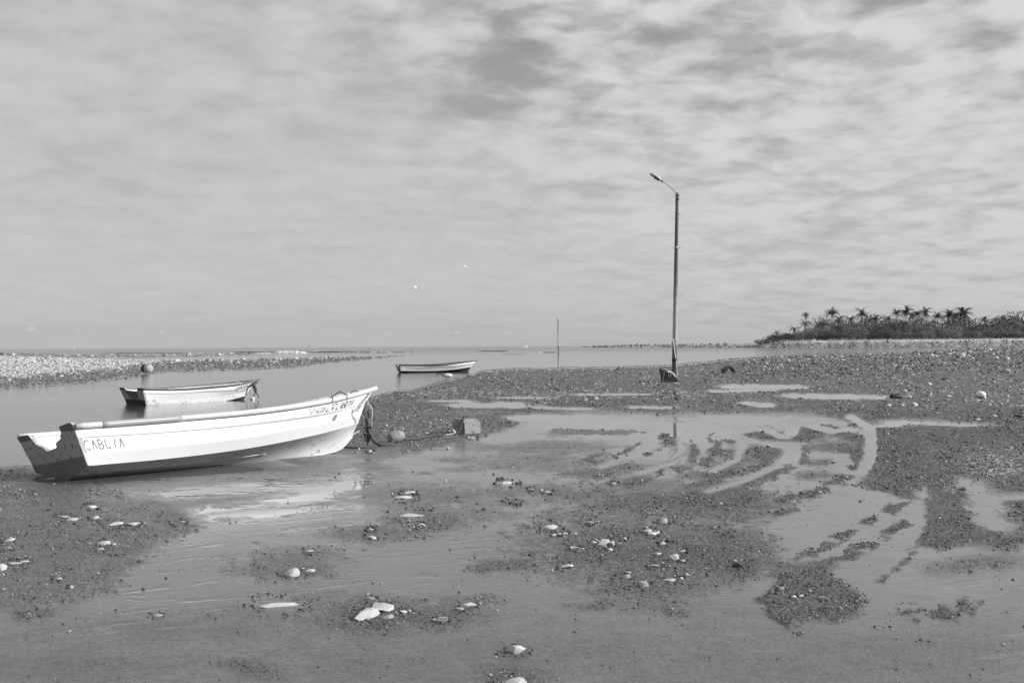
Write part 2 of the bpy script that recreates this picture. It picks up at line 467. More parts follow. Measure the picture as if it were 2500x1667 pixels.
# ------------------------------------------------------------------ the tidal flat
NEAR_SHORE = np.array([(-900, 1165), (-400, 1150), (0, 1131), (100, 1126), (300, 1088), (600, 1030), (880, 976), (930, 959), (1000, 947), (1095, 927), (1150, 912), (1175, 903),
                       (1260, 898), (1560, 892), (1660, 888), (1740, 880), (1800, 873), (1950, 867), (2120, 863), (2250, 858), (2330, 852), (2400, 848), (2700, 844), (3300, 842)], float)
BANK_LOW = np.array([(-900, 968), (-400, 957), (0, 948), (64, 945), (204, 935), (247, 930), (306, 924), (357, 912), (408, 906), (600, 903), (708, 898), (768, 889), (827, 883), (887, 878), (960, 871), (1010, 867)], float)
BANK_TOP = np.array([(-900, 862), (0, 868), (153, 873.5), (281, 878), (485, 878.5), (634, 874), (738, 873), (827, 871), (917, 869.5), (1010, 867)], float)
HEAD_LOW = np.array([(1400, 845), (1430, 847.5), (1560, 848), (1800, 848), (2050, 848.5), (2200, 848.5), (2350, 847.5), (2700, 846), (3400, 843)], float)

# relief strokes: (points in photo pixels, rx, ry, relief target m, gravel target or None, softness)
FILM = -0.010
S = []
def st_(pts, rx, ry, r, gv, soft=0.35): S.append(('c', pts, rx, ry, r, gv, soft))
def po_(pts, r, gv, edge=10): S.append(('p', pts, edge, 0, r, gv, 0))

# gravel flat near the block and under the bow
po_([(870, 1012), (1320, 1006), (1230, 1050), (1130, 1078), (1010, 1106), (860, 1124), (800, 1100)], 0.014, 0.8, 12)
# right hand gravel mass
po_([(1985, 1004), (2112, 1034), (2137, 1054), (2141, 1077), (2142, 1113), (2122, 1159), (2096, 1185), (2155, 1198), (2193, 1213), (2232, 1216), (2240, 1198), (2262, 1192),
     (2277, 1217), (2267, 1240), (2270, 1263), (2260, 1302), (2252, 1334), (2305, 1340), (2388, 1327), (2471, 1320), (2900, 1330), (2900, 980)], 0.022, 1.0, 8)
po_([(2330, 1168), (2400, 1180), (2452, 1225), (2450, 1262), (2510, 1288), (2510, 1312), (2420, 1300), (2380, 1275), (2372, 1230)], 0.0025, 0.1, 12)
st_([(2470, 1215), (2560, 1212)], 30, 8, 0.0025, 0.1)
st_([(2200, 1032), (2260, 1033)], 45, 5, -0.008, 0.3, 0.6)
st_([(2290, 1036), (2380, 1038)], 45, 4, -0.006, 0.3, 0.6)
st_([(2160, 1040)], 40, 4, -0.008, 0.3, 0.6)
# long puddle and far puddle strips
st_([(1288, 1022), (1470, 1023)], 40, 8, -0.02, 0)
st_([(1430, 1031), (1740, 1043)], 30, 9, -0.02, 0)
st_([(1350, 1045), (1780, 1070)], 60, 14, -0.014, 0)
for pts, rx, ry in [([(1790, 944), (1940, 945)], 30, 4.5), ([(1945, 966), (2130, 970)], 30, 5), ([(1825, 984), (1865, 990)], 22, 4), ([(1240, 986), (1265, 990)], 30, 5),
                    ([(1345, 996), (1400, 998)], 40, 2.5), ([(1560, 994), (1620, 995)], 30, 3), ([(1080, 979), (1120, 979)], 30, 2.5), ([(1130, 989), (1250, 991)], 40, 5),
                    ([(1440, 963), (1560, 963)], 40, 2), ([(1250, 971), (1310, 971)], 30, 2), ([(1760, 955), (1850, 953)], 30, 2.5), ([(2010, 1032)], 20, 3)]:
    st_(pts, rx, ry, -0.02, 0.1, 0.45)
# islands and soft humps inside the wet middle ground: (points, rx, ry, relief, gravel, softness)
for pts, rx, ry, r, gv, so in [
    ([(1380, 1054), (1510, 1055)], 60, 8, 0.008, 0.5, 0.5), ([(1395, 1092)], 95, 10, 0.006, 0.25, 0.7), ([(1330, 1130)], 130, 20, 0.007, 0.3, 0.6), ([(1300, 1095), (1350, 1088)], 50, 7, 0.006, 0.3, 0.7),
    ([(1190, 1092)], 34, 6, 0.006, 0.3, 0.6), ([(1120, 1123)], 44, 5, 0.006, 0.25, 0.6), ([(1250, 1140)], 50, 6, 0.006, 0.35, 0.6), ([(1120, 1147)], 40, 5, 0.006, 0.25, 0.6), ([(1044, 1157)], 16, 4, 0.006, 0.3, 0.5),
    ([(1783, 1077)], 20, 6, 0.008, 0.8, 0.8), ([(1815, 1112)], 46, 13, 0.008, 0.75, 0.7), ([(1884, 1100)], 34, 13, 0.010, 0.95, 0.6), ([(1785, 1137)], 55, 6, 0.006, 0.5, 0.8), ([(1840, 1057), (1915, 1072)], 28, 9, 0.010, 0.95, 0.5),
    ([(1900, 1061), (1960, 1072)], 25, 8, 0.010, 0.95, 0.5), ([(1976, 1057)], 42, 14, 0.011, 1, 0.5), ([(1725, 1160), (1782, 1151)], 24, 6, 0.007, 0.8, 0.8),
    ([(1447, 1158)], 46, 7, 0.008, 0.8, 0.7), ([(1540, 1142)], 60, 10, 0.007, 0.6, 0.7), ([(1690, 1162)], 24, 7, 0.006, 0.7, 0.8), ([(1940, 1030), (2040, 1046)], 16, 3, 0.010, 1, 0.5), ([(1735, 1070)], 14, 7, 0.008, 0.9, 0.8),
    ([(2091, 1039)], 18, 7, 0.011, 1, 0.5), ([(2060, 1060), (2102, 1078)], 16, 8, 0.011, 1, 0.5), ([(2106, 1092), (2098, 1125), (2083, 1146)], 15, 7, 0.011, 1, 0.5),
    ([(2060, 1096)], 50, 7, 0.008, 0.8, 0.7), ([(2020, 1088)], 34, 7, 0.007, 0.7, 0.8), ([(1995, 1130)], 24, 6, 0.007, 0.7, 0.8), ([(1975, 1160)], 28, 7, 0.006, 0.7, 0.9),
    ([(1652, 1229)], 195, 31, 0.009, 0.7, 0.5), ([(1770, 1222)], 80, 30, 0.011, 0.95, 0.6), ([(1575, 1187)], 105, 14, 0.007, 0.5, 0.6), ([(1335, 1201)], 95, 14, 0.007, 0.4, 0.6), ([(1230, 1225)], 60, 8, 0.005, 0.3, 0.8),
    ([(1520, 1336)], 215, 72, 0.010, 0.72, 0.45), ([(1600, 1425)], 95, 40, 0.009, 0.8, 0.6), ([(1812, 1378)], 66, 28, 0.009, 0.9, 0.6), ([(1765, 1340)], 70, 48, 0.009, 0.9, 0.6),
    ([(1903, 1255), (1943, 1246)], 8, 4, 0.009, 1, 0.7), ([(1910, 1395), (2020, 1378)], 20, 8, 0.008, 0.7, 0.8), ([(2222, 1488), (2250, 1507), (2305, 1494), (2340, 1506), (2366, 1478)], 16, 8, 0.008, 0.95, 0.8),
    ([(707, 1379)], 115, 36, 0.009, 0.5, 0.5), ([(905, 1304)], 115, 20, 0.008, 0.5, 0.5), ([(1036, 1208)], 125, 24, 0.008, 0.4, 0.5), ([(1050, 1272)], 90, 22, 0.008, 0.6, 0.5),
    ([(905, 1502)], 115, 32, 0.008, 0.75, 0.6), ([(1090, 1508)], 56, 20, 0.008, 0.8, 0.7), ([(1140, 1475), (1190, 1465)], 28, 9, 0.007, 0.6, 0.8), ([(440, 1533)], 150, 30, 0.008, 0.2, 0.6), ([(665, 1497)], 95, 15, 0.008, 0.12, 0.6),
    ([(1260, 1660)], 64, 24, 0.008, 0.7, 0.7), ([(1262, 1590)], 36, 15, 0.008, 0.85, 0.6), ([(1180, 1390), (1270, 1370)], 22, 9, 0.007, 0.7, 0.8), ([(68, 1503), (110, 1500)], 22, 9, 0.008, 0.8, 0.8),
    ([(640, 1128), (930, 1105)], 40, 9, 0.006, 0.2, 0.7), ([(1190, 1255)], 50, 8, 0.006, 0.5, 0.8), ([(600, 1625), (660, 1640)], 34, 11, 0.007, 0.8, 0.9), ([(820, 1620)], 120, 26, 0.006, 0.15, 0.8), ([(1560, 1600)], 200, 30, 0.006, 0.12, 0.9), ([(2150, 1610)], 240, 30, 0.006, 0.12, 0.9),
    ([(250, 1620)], 150, 24, 0.006, 0.15, 0.9), ([(1640, 1495), (1665, 1498)], 12, 6, 0.007, 1, 0.9), ([(1435, 1482)], 26, 6, 0.006, 0.8, 0.9), ([(2440, 1330), (2520, 1300)], 34, 11, 0.008, 0.9, 0.8), ([(2330, 1385), (2440, 1370)], 50, 12, 0.006, 0.6, 0.9),
    # crumbled ridges between the old wheel sweeps
    ([(1955, 1095), (1952, 1125), (1905, 1152), (1840, 1182), (1770, 1203)], 11, 5.5, 0.010, 1, 0.6), ([(1888, 1105), (1870, 1130), (1825, 1152), (1770, 1166), (1700, 1186)], 12, 5, 0.008, 0.9, 0.8),
    ([(1748, 1062), (1748, 1095), (1722, 1130), (1662, 1148), (1590, 1168), (1500, 1186)], 11, 5, 0.009, 0.95, 0.8), ([(1692, 1088), (1692, 1125)], 9, 5, 0.008, 1, 0.8), ([(1645, 1078), (1618, 1092), (1570, 1110), (1515, 1130), (1450, 1146)], 8, 4, 0.010, 1, 0.7),
    ([(1555, 1089), (1500, 1112), (1440, 1130)], 15, 6, 0.010, 0.9, 0.6), ([(1622, 1064), (1645, 1078)], 14, 7, 0.010, 0.9, 0.6), ([(2085, 1140), (2052, 1176), (1990, 1204), (1900, 1226)], 11, 5, 0.008, 0.95, 0.8),
    ([(2206, 1228), (2140, 1268), (2070, 1304), (2000, 1342), (1920, 1384)], 11, 5, 0.009, 1, 0.8), ([(2204, 1280), (2130, 1322), (2050, 1368), (1990, 1392)], 13, 6, 0.009, 1, 0.8), ([(2255, 1310), (2215, 1368), (2150, 1420)], 6, 4, 0.006, 0.7, 0.9)]:
    st_(pts, rx, ry, r, gv, so)
# pale sweeps of the wheels: long shallow films
for pts, rx, ry in [([(1935, 1085), (1934, 1108), (1890, 1142), (1815, 1175), (1730, 1200)], 9, 3.4), ([(1775, 1050), (1815, 1082), (1800, 1122), (1740, 1150)], 8, 3.2), ([(1660, 1070), (1672, 1100), (1640, 1130), (1560, 1156)], 8, 3.2),
                    ([(1590, 1085), (1530, 1118), (1470, 1140)], 12, 4)]:
    st_(pts, rx, ry, 0.001, 0.0, 0.7)
po_([(1915, 1402), (2010, 1392), (2050, 1420), (2100, 1450), (2125, 1465), (2090, 1505), (2040, 1520), (1980, 1512), (1925, 1532), (1890, 1512), (1872, 1480), (1850, 1470), (1890, 1440)], 0.016, 1.0, 8)
# wheel track full of water, its fingers
st_([(2079, 1018), (2099, 1031), (2122, 1044), (2130, 1064), (2128, 1092), (2122, 1124), (2106, 1156)], 12, 6, -0.026, 0, 0.3)
st_([(1927, 1024), (1940, 1036), (1930, 1058)], 13, 7, -0.02, 0, 0.3)
st_([(1955, 1031), (2030, 1052), (2085, 1048)], 12, 5, -0.018, 0, 0.35)
st_([(1838, 1046), (1880, 1053), (1912, 1068)], 14, 3.5, -0.018, 0, 0.35)
st_([(1885, 1085), (1930, 1088), (1938, 1104), (1925, 1125)], 20, 6, -0.016, 0, 0.4)
st_([(1720, 1047), (1820, 1052)], 26, 5, -0.014, 0, 0.4)
# left gravelly mud and the streaked wet ground that mirrors the hull
po_([(-900, 1120), (60, 1140), (210, 1178), (425, 1206), (505, 1256), (478, 1293), (400, 1325), (320, 1378), (265, 1447), (130, 1472), (-200, 1500), (-900, 1540)], 0.018, 0.55, 26)
po_([(240, 1168), (600, 1128), (890, 1106), (965, 1150), (900, 1212), (720, 1250), (540, 1268), (440, 1240)], 0.0065, 0.12, 18)
st_([(520, 1252), (620, 1250), (690, 1226), (800, 1196), (880, 1172)], 40, 13, -0.0035, 0.0, 0.6)
st_([(640, 1256), (760, 1238)], 50, 6, -0.003, 0.0, 0.7)
st_([(430, 1208), (600, 1192), (720, 1180)], 70, 7, 0.000, 0.0, 0.7)
STREAK = [(300, 1160), (600, 1128), (890, 1108), (960, 1150), (900, 1212), (720, 1248), (540, 1266), (470, 1232)]
# ground scoured along the keel
KEEL = [(150, 1174), (330, 1160), (500, 1147), (640, 1133)]


def seg_dist(px, py, pts, rx, ry):
    d = None
    X = px / rx; Y = py / ry
    if len(pts) == 1:
        return np.hypot(X - pts[0][0] / rx, Y - pts[0][1] / ry)
    for (ax, ay), (bx, by) in zip(pts[:-1], pts[1:]):
        ax, bx = ax / rx, bx / rx; ay, by = ay / ry, by / ry
        ex, ey = bx - ax, by - ay
        t = np.clip(((X - ax) * ex + (Y - ay) * ey) / (ex * ex + ey * ey), 0, 1)
        q_ = np.hypot(X - ax - ex * t, Y - ay - ey * t)
        d = q_ if d is None else np.minimum(d, q_)
    return d


def poly_sd(px, py, pts):
    """signed distance, positive inside, rows weighted for the flat view"""
    k = 2.6
    ins = np.zeros(px.shape, bool); d = np.full(px.shape, 1e9)
    n = len(pts)
    for i in range(n):
        ax, ay = pts[i]; bx, by = pts[(i + 1) % n]
        c = ((ay > py) != (by > py)) & (px < (bx - ax) * (py - ay) / ((by - ay) if by != ay else 1e-9) + ax)
        ins ^= c
        ex, ey = bx - ax, (by - ay) * k
        t = np.clip(((px - ax) * ex + (py - ay) * k * ey) / (ex * ex + ey * ey + 1e-9), 0, 1)
        d = np.minimum(d, np.hypot(px - ax - ex * t, (py - ay) * k - ey * t))
    return np.where(ins, d, -d)


def field(px, py, X, Y):
    """relief above the standing water, share of gravel, and wetness of the surface on the near flat"""
    far = sstep(1036, 996, py + 34 * fbm(px / 130, py / 26, 4, 5) + (px - 1250) * 0.008)
    fore = sstep(1330, 1570, py + 150 * fbm(px / 260, py / 70, 4, 6))
    r = 0.012 * far + (1 - far) * 0.0055
    gv = 0.85 * far + (1 - far) * (0.03 * (1 - fore) + 0.10 * fore)
    wet = 0.15 * far + (1 - far) * (1.05 * (1 - fore) + 0.52 * fore)
    ed = fbm(px / 46, py / 17, 4, 21) * 0.9 + fbm(px / 13, py / 5.5, 3, 25) * 0.9
    brk = fbm(px / 24, py / 11, 3, 29)
    for kind, pts, a, b_, tr, tg, so in S:
        xs = [p[0] for p in pts]; ys = [p[1] for p in pts]
        if kind == 'c':
            mx, my = a * 3.2, b_ * 3.2
        else: mx, my = 60, 30
        sel = np.nonzero((px > min(xs) - mx) & (px < max(xs) + mx) & (py > min(ys) - my) & (py < max(ys) + my))[0]
        if not len(sel): continue
        x = px[sel]; y = py[sel]
        if kind == 'c':
            thin = 1.0 if a < 30 and tr > 0.004 else 0.0
            d = seg_dist(x, y, pts, a, b_) + ed[sel] * (1.0 + 0.6 * thin)
            if thin and len(pts) > 2: d = d + np.clip(brk[sel] * 9.0 + 0.25, -0.5, 2.2)
            w = sstep(1 + so, 1 - so, d); wg = sstep(1.3 + so * 1.9, 0.8 - so, d)
        else:
            d = poly_sd(x, y, pts) + ed[sel] * (16 + a * 1.6)
            w = sstep(-a, a, d); wg = sstep(-a * 1.8 - 10, a + 6, d)
        r[sel] = r[sel] * (1 - w) + tr * w
        if tg is not None: gv[sel] = gv[sel] * (1 - wg) + tg * wg
        tw = 1.0 if tr < 0.003 else (0.12 if tg > 0.65 else 0.34)
        wet[sel] = wet[sel] * (1 - wg) + tw * wg
    return r, gv, wet


def lod_noise(px, v, s):
    return fbm(px / 5.5, v / 2.4, 3, s, 0.6)


def height(X, Y, fine=True):
    """ground height, gravel share and grey tone"""
    pp = proj(np.stack([X, Y, np.zeros_like(X)], 1)); px, py = pp[:, 0], pp[:, 1]
    v = EYE * F / np.maximum(Y, 0.5)
    wob = fbm(px / 60, py / 14, 4, 3)
    ys = np.interp(px, NEAR_SHORE[:, 0], NEAR_SHORE[:, 1]) + wob * np.clip(v * 0.10, 1.5, 22)
    dn_ = (py - ys)
    near_h = np.clip(dn_ * 0.004 - 0.03, -0.4, 0.0)
    r, gv, wet = field(px, py, X, Y)
    streak_n = fbm(X * 2.3 + Y * 0.3, Y * 3.4, 5, 33, 0.6)
    w_s = np.zeros_like(px)
    sel = np.nonzero((px > 200) & (px < 1050) & (py > 1080) & (py < 1300))[0]
    if len(sel): w_s[sel] = sstep(-16, 16, poly_sd(px[sel], py[sel], STREAK) + 20 * fbm(px[sel] / 50, py[sel] / 20, 3, 8))
    base_n = fbm(X * 0.9, Y * 0.9, 4, 41) * 0.010 + fbm(X * 3.4, Y * 3.4, 3, 44) * 0.005
    base_n = base_n * (1 - 0.65 * np.clip(wet, 0, 1))
    r = r + base_n * (1 - w_s * 0.7) + w_s * streak_n * 0.030
    g2_ = lod_noise(px * 1.15 + 900, v * 1.0, 66)
    r = r + np.clip(0.0017 * Y ** 0.5, 0.004, 0.009) * g2_ * np.clip(1.15 - wet, 0, 1) * 1.3
    # rivulets in the bare mud
    rot = 0.55
    rx_ = (X * math.cos(rot) + Y * math.sin(rot)); ry_ = (-X * math.sin(rot) + Y * math.cos(rot))
    riv = np.abs(fbm(rx_ * 0.7, ry_ * 3.2, 4, 51)); rivm = sstep(0.03, 0.0, riv) * sstep(0.02, 0.16, fbm(X * 0.5, Y * 0.5, 2, 55) + 0.06)
    r = r - 0.004 * rivm * (1 - gv); wet = np.clip(wet + 0.5 * rivm * (1 - gv), 0, 1)
    # keel scour
    kd = seg_dist(px, py, KEEL, 70, 11)
    r = r - 0.03 * sstep(1.3, 0.3, kd)
    amp = np.clip(0.00075 * Y, 0.010, 0.06)
    ln = lod_noise(px, v * 1.0, 61)
    rub = np.zeros_like(px)
    # rubble ridge on the right and far up the flat
    rr = sstep(1780, 2150, px) * sstep(-2, 12, dn_) * sstep(60, 22, dn_)
    rub = np.maximum(rub, rr)
    near = near_h + np.where(dn_ > 0, sstep(0, 6, dn_), 0) * (r + gv * amp * (ln * 1.1)) + rr * (0.08 + 0.16 * np.maximum(ln, -0.2))
    h = near
    tone = 0.128 + 0.03 * fbm(X * 0.6, Y * 0.6, 3, 71) - 0.042 * gv
    # flecks of pale stone in the gravel
    fl = vnoise(px / 4.2, v / 1.7, 81)
    farw = sstep(1035, 1000, py)
    rightw = sstep(1700, 2250, px) * sstep(1015, 985, py)
    pale_spot = np.exp(-(((px - 2450) / 110) ** 2 + ((py - 1135) / 42) ** 2)) + 0.7 * np.exp(-(((px - 2310) / 30) ** 2 + ((py - 1195) / 16) ** 2)) \
        + 0.6 * np.exp(-(((px - 1050) / 130) ** 2 + ((py - 1035) / 34) ** 2)) + 0.5 * np.exp(-(((px - 1550) / 350) ** 2 + ((py - 962) / 16) ** 2)) + 0.5 * np.exp(-(((px - 1050) / 150) ** 2 + ((py - 955) / 14) ** 2))
    share = 0.04 + 0.08 * farw + 0.06 * rightw + 0.40 * np.clip(pale_spot, 0, 1)
    patch = fbm(px / 70, py / 12, 3, 84) * 0.9
    pale = sstep(0.02, -0.10, fl - share * (1 + patch * 2.0)) * np.clip(gv * 1.3, 0, 1)
    tone = tone + (0.13 + 0.14 * vnoise(px / 3, v / 2, 85)) * pale * np.clip(gv, 0, 1)
    tone = tone * (1 + 1.3 * np.clip(1.1 - wet, 0, 1) * g2_)
    tone = tone * (1 + gv * 1.3 * np.clip(ln, -0.45, 0.5)) + rr * 0.03
    # the white rubble bank across the channel
    inb = (px < 1015)
    yb = np.interp(px, BANK_LOW[:, 0], BANK_LOW[:, 1]) + wob * 9; yt = np.interp(px, BANK_TOP[:, 0], BANK_TOP[:, 1]) + wob * 3
    db = np.where(inb, np.minimum(yb - py, (py - yt) * 1.8), -5)
    bank = np.clip(db * 0.012 - 0.03, -0.4, 0.16) + np.clip(db, 0, 1) * np.clip(0.0012 * Y, 0, 0.24) * (ln * 1.3)
    white = sstep(14, 32, yb - py + 16 * fbm(px / 40, py / 8, 3, 91)) * sstep(1000, 560, px)
    bt = 0.11 + white * (0.28 + 0.16 * fl) + (1 - white) * 0.16 * sstep(0.66, 0.85, fl)
    # a low bar further out on the left
    yc = np.interp(px, [-900, 100, 178, 331, 459, 600, 640], [860, 862, 865, 861.5, 860.5, 861, 864]); yd = np.interp(px, [-900, 100, 178, 331, 459, 600, 640], [866, 870, 872.5, 873.5, 871, 867, 864])
    dc = np.where(px < 640, np.minimum(py - yc, yd - py) + wob * 2, -5)
    bar = np.clip(dc * 0.04 - 0.03, -0.4, 0.10) + np.clip(dc, 0, 1) * 0.3 * ln
    dg = np.where((px > 830) & (px < 1010), 2.2 - np.abs(py - 859.5) + wob * 4, -5)
    bar = np.maximum(bar, np.clip(dg * 0.05 - 0.03, -0.4, 0.10) + np.clip(dg, 0, 1) * 0.4 * ln)
    sel = (bank > h) & (db > -3); h = np.where(sel, bank, h); tone = np.where(sel, bt, tone); gv = np.where(sel, 1.0, gv)
    sel = (bar > h); h = np.where(sel, bar, h); tone = np.where(sel, 0.15 + 0.2 * sstep(0.5, 0.8, fl), tone); gv = np.where(sel, 1.0, gv)
    # headland and the reef that runs out from it
    yh = np.interp(px, HEAD_LOW[:, 0], HEAD_LOW[:, 1]) + wob * 1.2
    dh = np.where(px > 1400, yh - py, -5)
    Zs = EYE * F / np.maximum(yh - hzn(px), 1.0)
    back = Y - Zs                                  # metres behind the shore
    hn_ = fbm(px / 4.5, back / 3.0, 3, 62, 0.6); hfl = vnoise(px / 4.0, back / 2.0, 63)
    top = np.interp(px, [1400, 1480, 1560, 1700, 1800, 1860, 1950, 2100, 2500, 3400], [0.3, 1.2, 1.6, 1.9, 2.1, 2.6, 3.0, 3.1, 3.2, 3.3])
    rise = np.interp(px, [1400, 1780, 1880, 3400], [120, 90, 46, 46])
    head = np.clip(back / rise, 0, 1) * top - 0.05 - 0.02 * np.clip(back - 420, 0, 1000)
    head = np.where((px > 1400) & (back > 0), head, -0.4)
    head = head + np.where(back > 0, 1, 0) * np.clip(0.0007 * Y, 0, 0.6) * hn_ * sstep(1.2, 0.3, back / rise)
    sand = sstep(0.55, 0.85, back / rise + fbm(px / 40, back / 9, 3, 95) * 0.7)
    ht = 0.15 + sand * 0.22 + (1 - sand) * 0.2 * sstep(0.35, 0.8, hfl)
    sel = (head > h) & (px > 1400); h = np.where(sel, head, h); tone = np.where(sel, ht, tone); gv = np.where(sel, 0.8, gv)
    return h, gv, np.clip(tone, 0.03, 0.6), np.where(h > near + 1e-6, 0.1, wet)


v_rows = np.concatenate([np.linspace(1.6, 6.6, 24), np.linspace(6.65, 9.4, 80), np.linspace(9.5, 14, 18), np.linspace(14.4, 60, 88), np.linspace(60.6, 170, 100), np.linspace(171.2, 420, 170), np.linspace(421.6, 845, 235), np.linspace(850, 1900, 70)])
Yr = EYE * F / v_rows[::-1]
tcol = np.concatenate([np.linspace(-3.0, -1.65, 24), np.linspace(-1.6, -0.565, 70), np.linspace(-0.56, 0.56, 960), np.linspace(0.565, 1.6, 70), np.linspace(1.65, 3.0, 24)])
TX = np.outer(Yr, tcol).ravel(); TY = np.repeat(Yr, len(tcol))
H, GV, TONE, RR = height(TX, TY)


def grid_mesh(name, X, Y, Z, nr, nc, keep=None, attrs=None, mat=None, smooth=True):
    idx = np.arange(nr * nc).reshape(nr, nc)
    q4 = np.stack([idx[:-1, :-1], idx[:-1, 1:], idx[1:, 1:], idx[1:, :-1]], -1).reshape(-1, 4)
    if keep is not None: q4 = q4[keep]
    used = np.unique(q4); remap = np.full(nr * nc, -1, np.int64); remap[used] = np.arange(len(used)); q4 = remap[q4]
    me = bpy.data.meshes.new(name)
    me.vertices.add(len(used)); me.vertices.foreach_set('co', np.stack([X, Y, Z], 1)[used].astype(np.float32).ravel())
    me.loops.add(q4.size); me.loops.foreach_set('vertex_index', q4.astype(np.int32).ravel())
    me.polygons.add(len(q4)); me.polygons.foreach_set('loop_start', np.arange(0, q4.size, 4, dtype=np.int32)); me.polygons.foreach_set('loop_total', np.full(len(q4), 4, np.int32))
    for k, a in (attrs or {}).items():
        at_ = me.attributes.new(k, 'FLOAT', 'POINT'); at_.data.foreach_set('value', a[used].astype(np.float32))
    if smooth: me.polygons.foreach_set('use_smooth', np.ones(len(q4), bool))
    me.update(calc_edges=True)
    if mat: me.materials.append(mat)
    return me


nr, nc = len(Yr), len(tcol)
# cells deep under water far from any shore are left out
Hg = H.reshape(nr, nc)
deep = (Hg < -0.2)
keepc = ~(deep[:-1, :-1] & deep[1:, :-1] & deep[:-1, 1:] & deep[1:, 1:]).ravel()
mud = link('mud_flat', grid_mesh('mud_flat', TX, TY, H, nr, nc, keepc, {'tone': TONE, 'gravel': GV, 'wet': np.maximum(RR, sstep(0.004, 0.0005, H) * (H > -0.02))}, M['mud']))
tag(mud, kind='structure')

# sea and channel: one sheet to the horizon, 3 cm below the puddles; a dark bed under it
WZ = -0.03
sea = part('sea', [(-40000, 2, WZ), (40000, 2, WZ), (40000, 45000, WZ), (-40000, 45000, WZ)], [(0, 1, 2, 3)], M['sea'])
tag(sea, kind='structure')
# ground that carries on beyond and behind the view
bed = part('sea_bed', [(-40000, -400, -0.6), (40000, -400, -0.6), (40000, 45000, -0.6), (-40000, 45000, -0.6)], [(0, 1, 2, 3)], M['mud'])
tag(bed, kind='structure')
for nm in ('tone', 'gravel'):
    a_ = bed.data.attributes.new(nm, 'FLOAT', 'POINT'); a_.data.foreach_set('value', [0.09, 0.09, 0.09, 0.09] if nm == 'tone' else [0.2] * 4)
bk = part('beach_ground', [(-7.83, -60, 0.02), (60, -60, 0.02), (60, 2.61, 0.004), (7.8, 2.61, 0.004), (-7.83, 2.61, 0.004)], [(0, 1, 2, 3, 4)], M['mud'])
tag(bk, kind='structure')
for nm in ('tone', 'gravel'):
    a_ = bk.data.attributes.new(nm, 'FLOAT', 'POINT'); a_.data.foreach_set('value', [0.09] * 5 if nm == 'tone' else [0.2] * 5)

# puddles: level sheets wherever the flat dips below the standing water
pr_ = np.concatenate([np.linspace(60, 170, 70), np.linspace(171.5, 420, 110), np.linspace(423, 900, 130)])
Yp = EYE * F / pr_[::-1]; tp = np.linspace(-0.5, 0.5, 420)
PX = np.outer(Yp, tp).ravel(); PY = np.repeat(Yp, len(tp))
hp, _, _, rp = height(PX, PY)
ppx = proj(np.stack([PX, PY, 0 * PX], 1))
shore_d = ppx[:, 1] - np.interp(ppx[:, 0], NEAR_SHORE[:, 0], NEAR_SHORE[:, 1])
wetm = ((hp < 0.005) & (shore_d > 12)).reshape(len(Yp), len(tp))
keep = (wetm[:-1, :-1] | wetm[1:, :-1] | wetm[:-1, 1:] | wetm[1:, 1:]).ravel() & ((shore_d.reshape(len(Yp), len(tp))[:-1, :-1]) > 12).ravel()
pud = link('puddle', grid_mesh('puddle', PX, PY, np.zeros_like(PX), len(Yp), len(tp), keep, None, M['puddle']))
tag(pud, kind='structure')


def ground_z(x, y):
    h_, _, _, _ = height(np.array([x], float), np.array([y], float))
    return float(h_[0])


# ------------------------------------------------------------------ boats
T5 = [0, .25, .5, .75, 1]
STZ = [0, .08, .2, .4, .6, .8, 1.0]


def spl(t, ts, vals):
    ts = np.array(ts, float); vals = np.array(vals, float); t = np.asarray(t, float)
    m_ = np.gradient(vals, ts)
    i = np.clip(np.searchsorted(ts, t) - 1, 0, len(ts) - 2)
    hh = ts[i + 1] - ts[i]; q_ = (t - ts[i]) / hh
    return (2*q_**3-3*q_**2+1)*vals[i]+(q_**3-2*q_**2+q_)*hh*m_[i]+(-2*q_**3+3*q_**2)*vals[i+1]+(q_**3-q_**2)*hh*m_[i+1]


BOAT1 = dict(X=-5.6234,Y=15.5217,Z=-0.0259,yaw=0.8651,pit=-0.0055,heel=0.1330,L=5.3067,rake=0.2412,bs=[0.6903,0.7581,0.7916,0.6542],zs=[0.6108,0.6375,0.6840,0.8003,0.9858],
    bc=[0.6254,0.6201,0.5849,0.4440],zc=[0.1540,0.1673,0.2240,0.3416,0.4913],bt=[0.6560,0.6964,0.6635,0.5197],zt=[0.5055,0.5074,0.5449,0.6365,0.8019],
    bg=[0.6452,0.6651,0.6442,0.4800],zg=[0.2920,0.3182,0.3701,0.4908,0.6083],sx=[0.5692,0.8057,0.8821,0.9237,0.9482,0.9697,1.0024])
BOAT2 = dict(X=-11.2689,Y=37.0035,Z=-0.1744,yaw=0.7907,pit=-0.0371,heel=0.0092,L=4.1450,rake=0.2306,bs=[0.7075,0.7586,0.7926,0.6582],zs=[0.5779,0.5737,0.6538,0.7438,0.8782],
    bc=[0.585,0.598,0.555,0.395],zc=[0.135,0.145,0.165,0.25,0.40],bt=[0.6394,0.6970,0.6635,0.5246],zt=[0.4546,0.4732,0.5256,0.5791,0.7445],
    bg=[0.6036,0.6185,0.5804,0.4390],zg=[0.2783,0.2910,0.3261,0.4338,0.5560],sx=[0.5692,0.8061,0.8806,0.9073,0.9373,0.9743,1.0012])
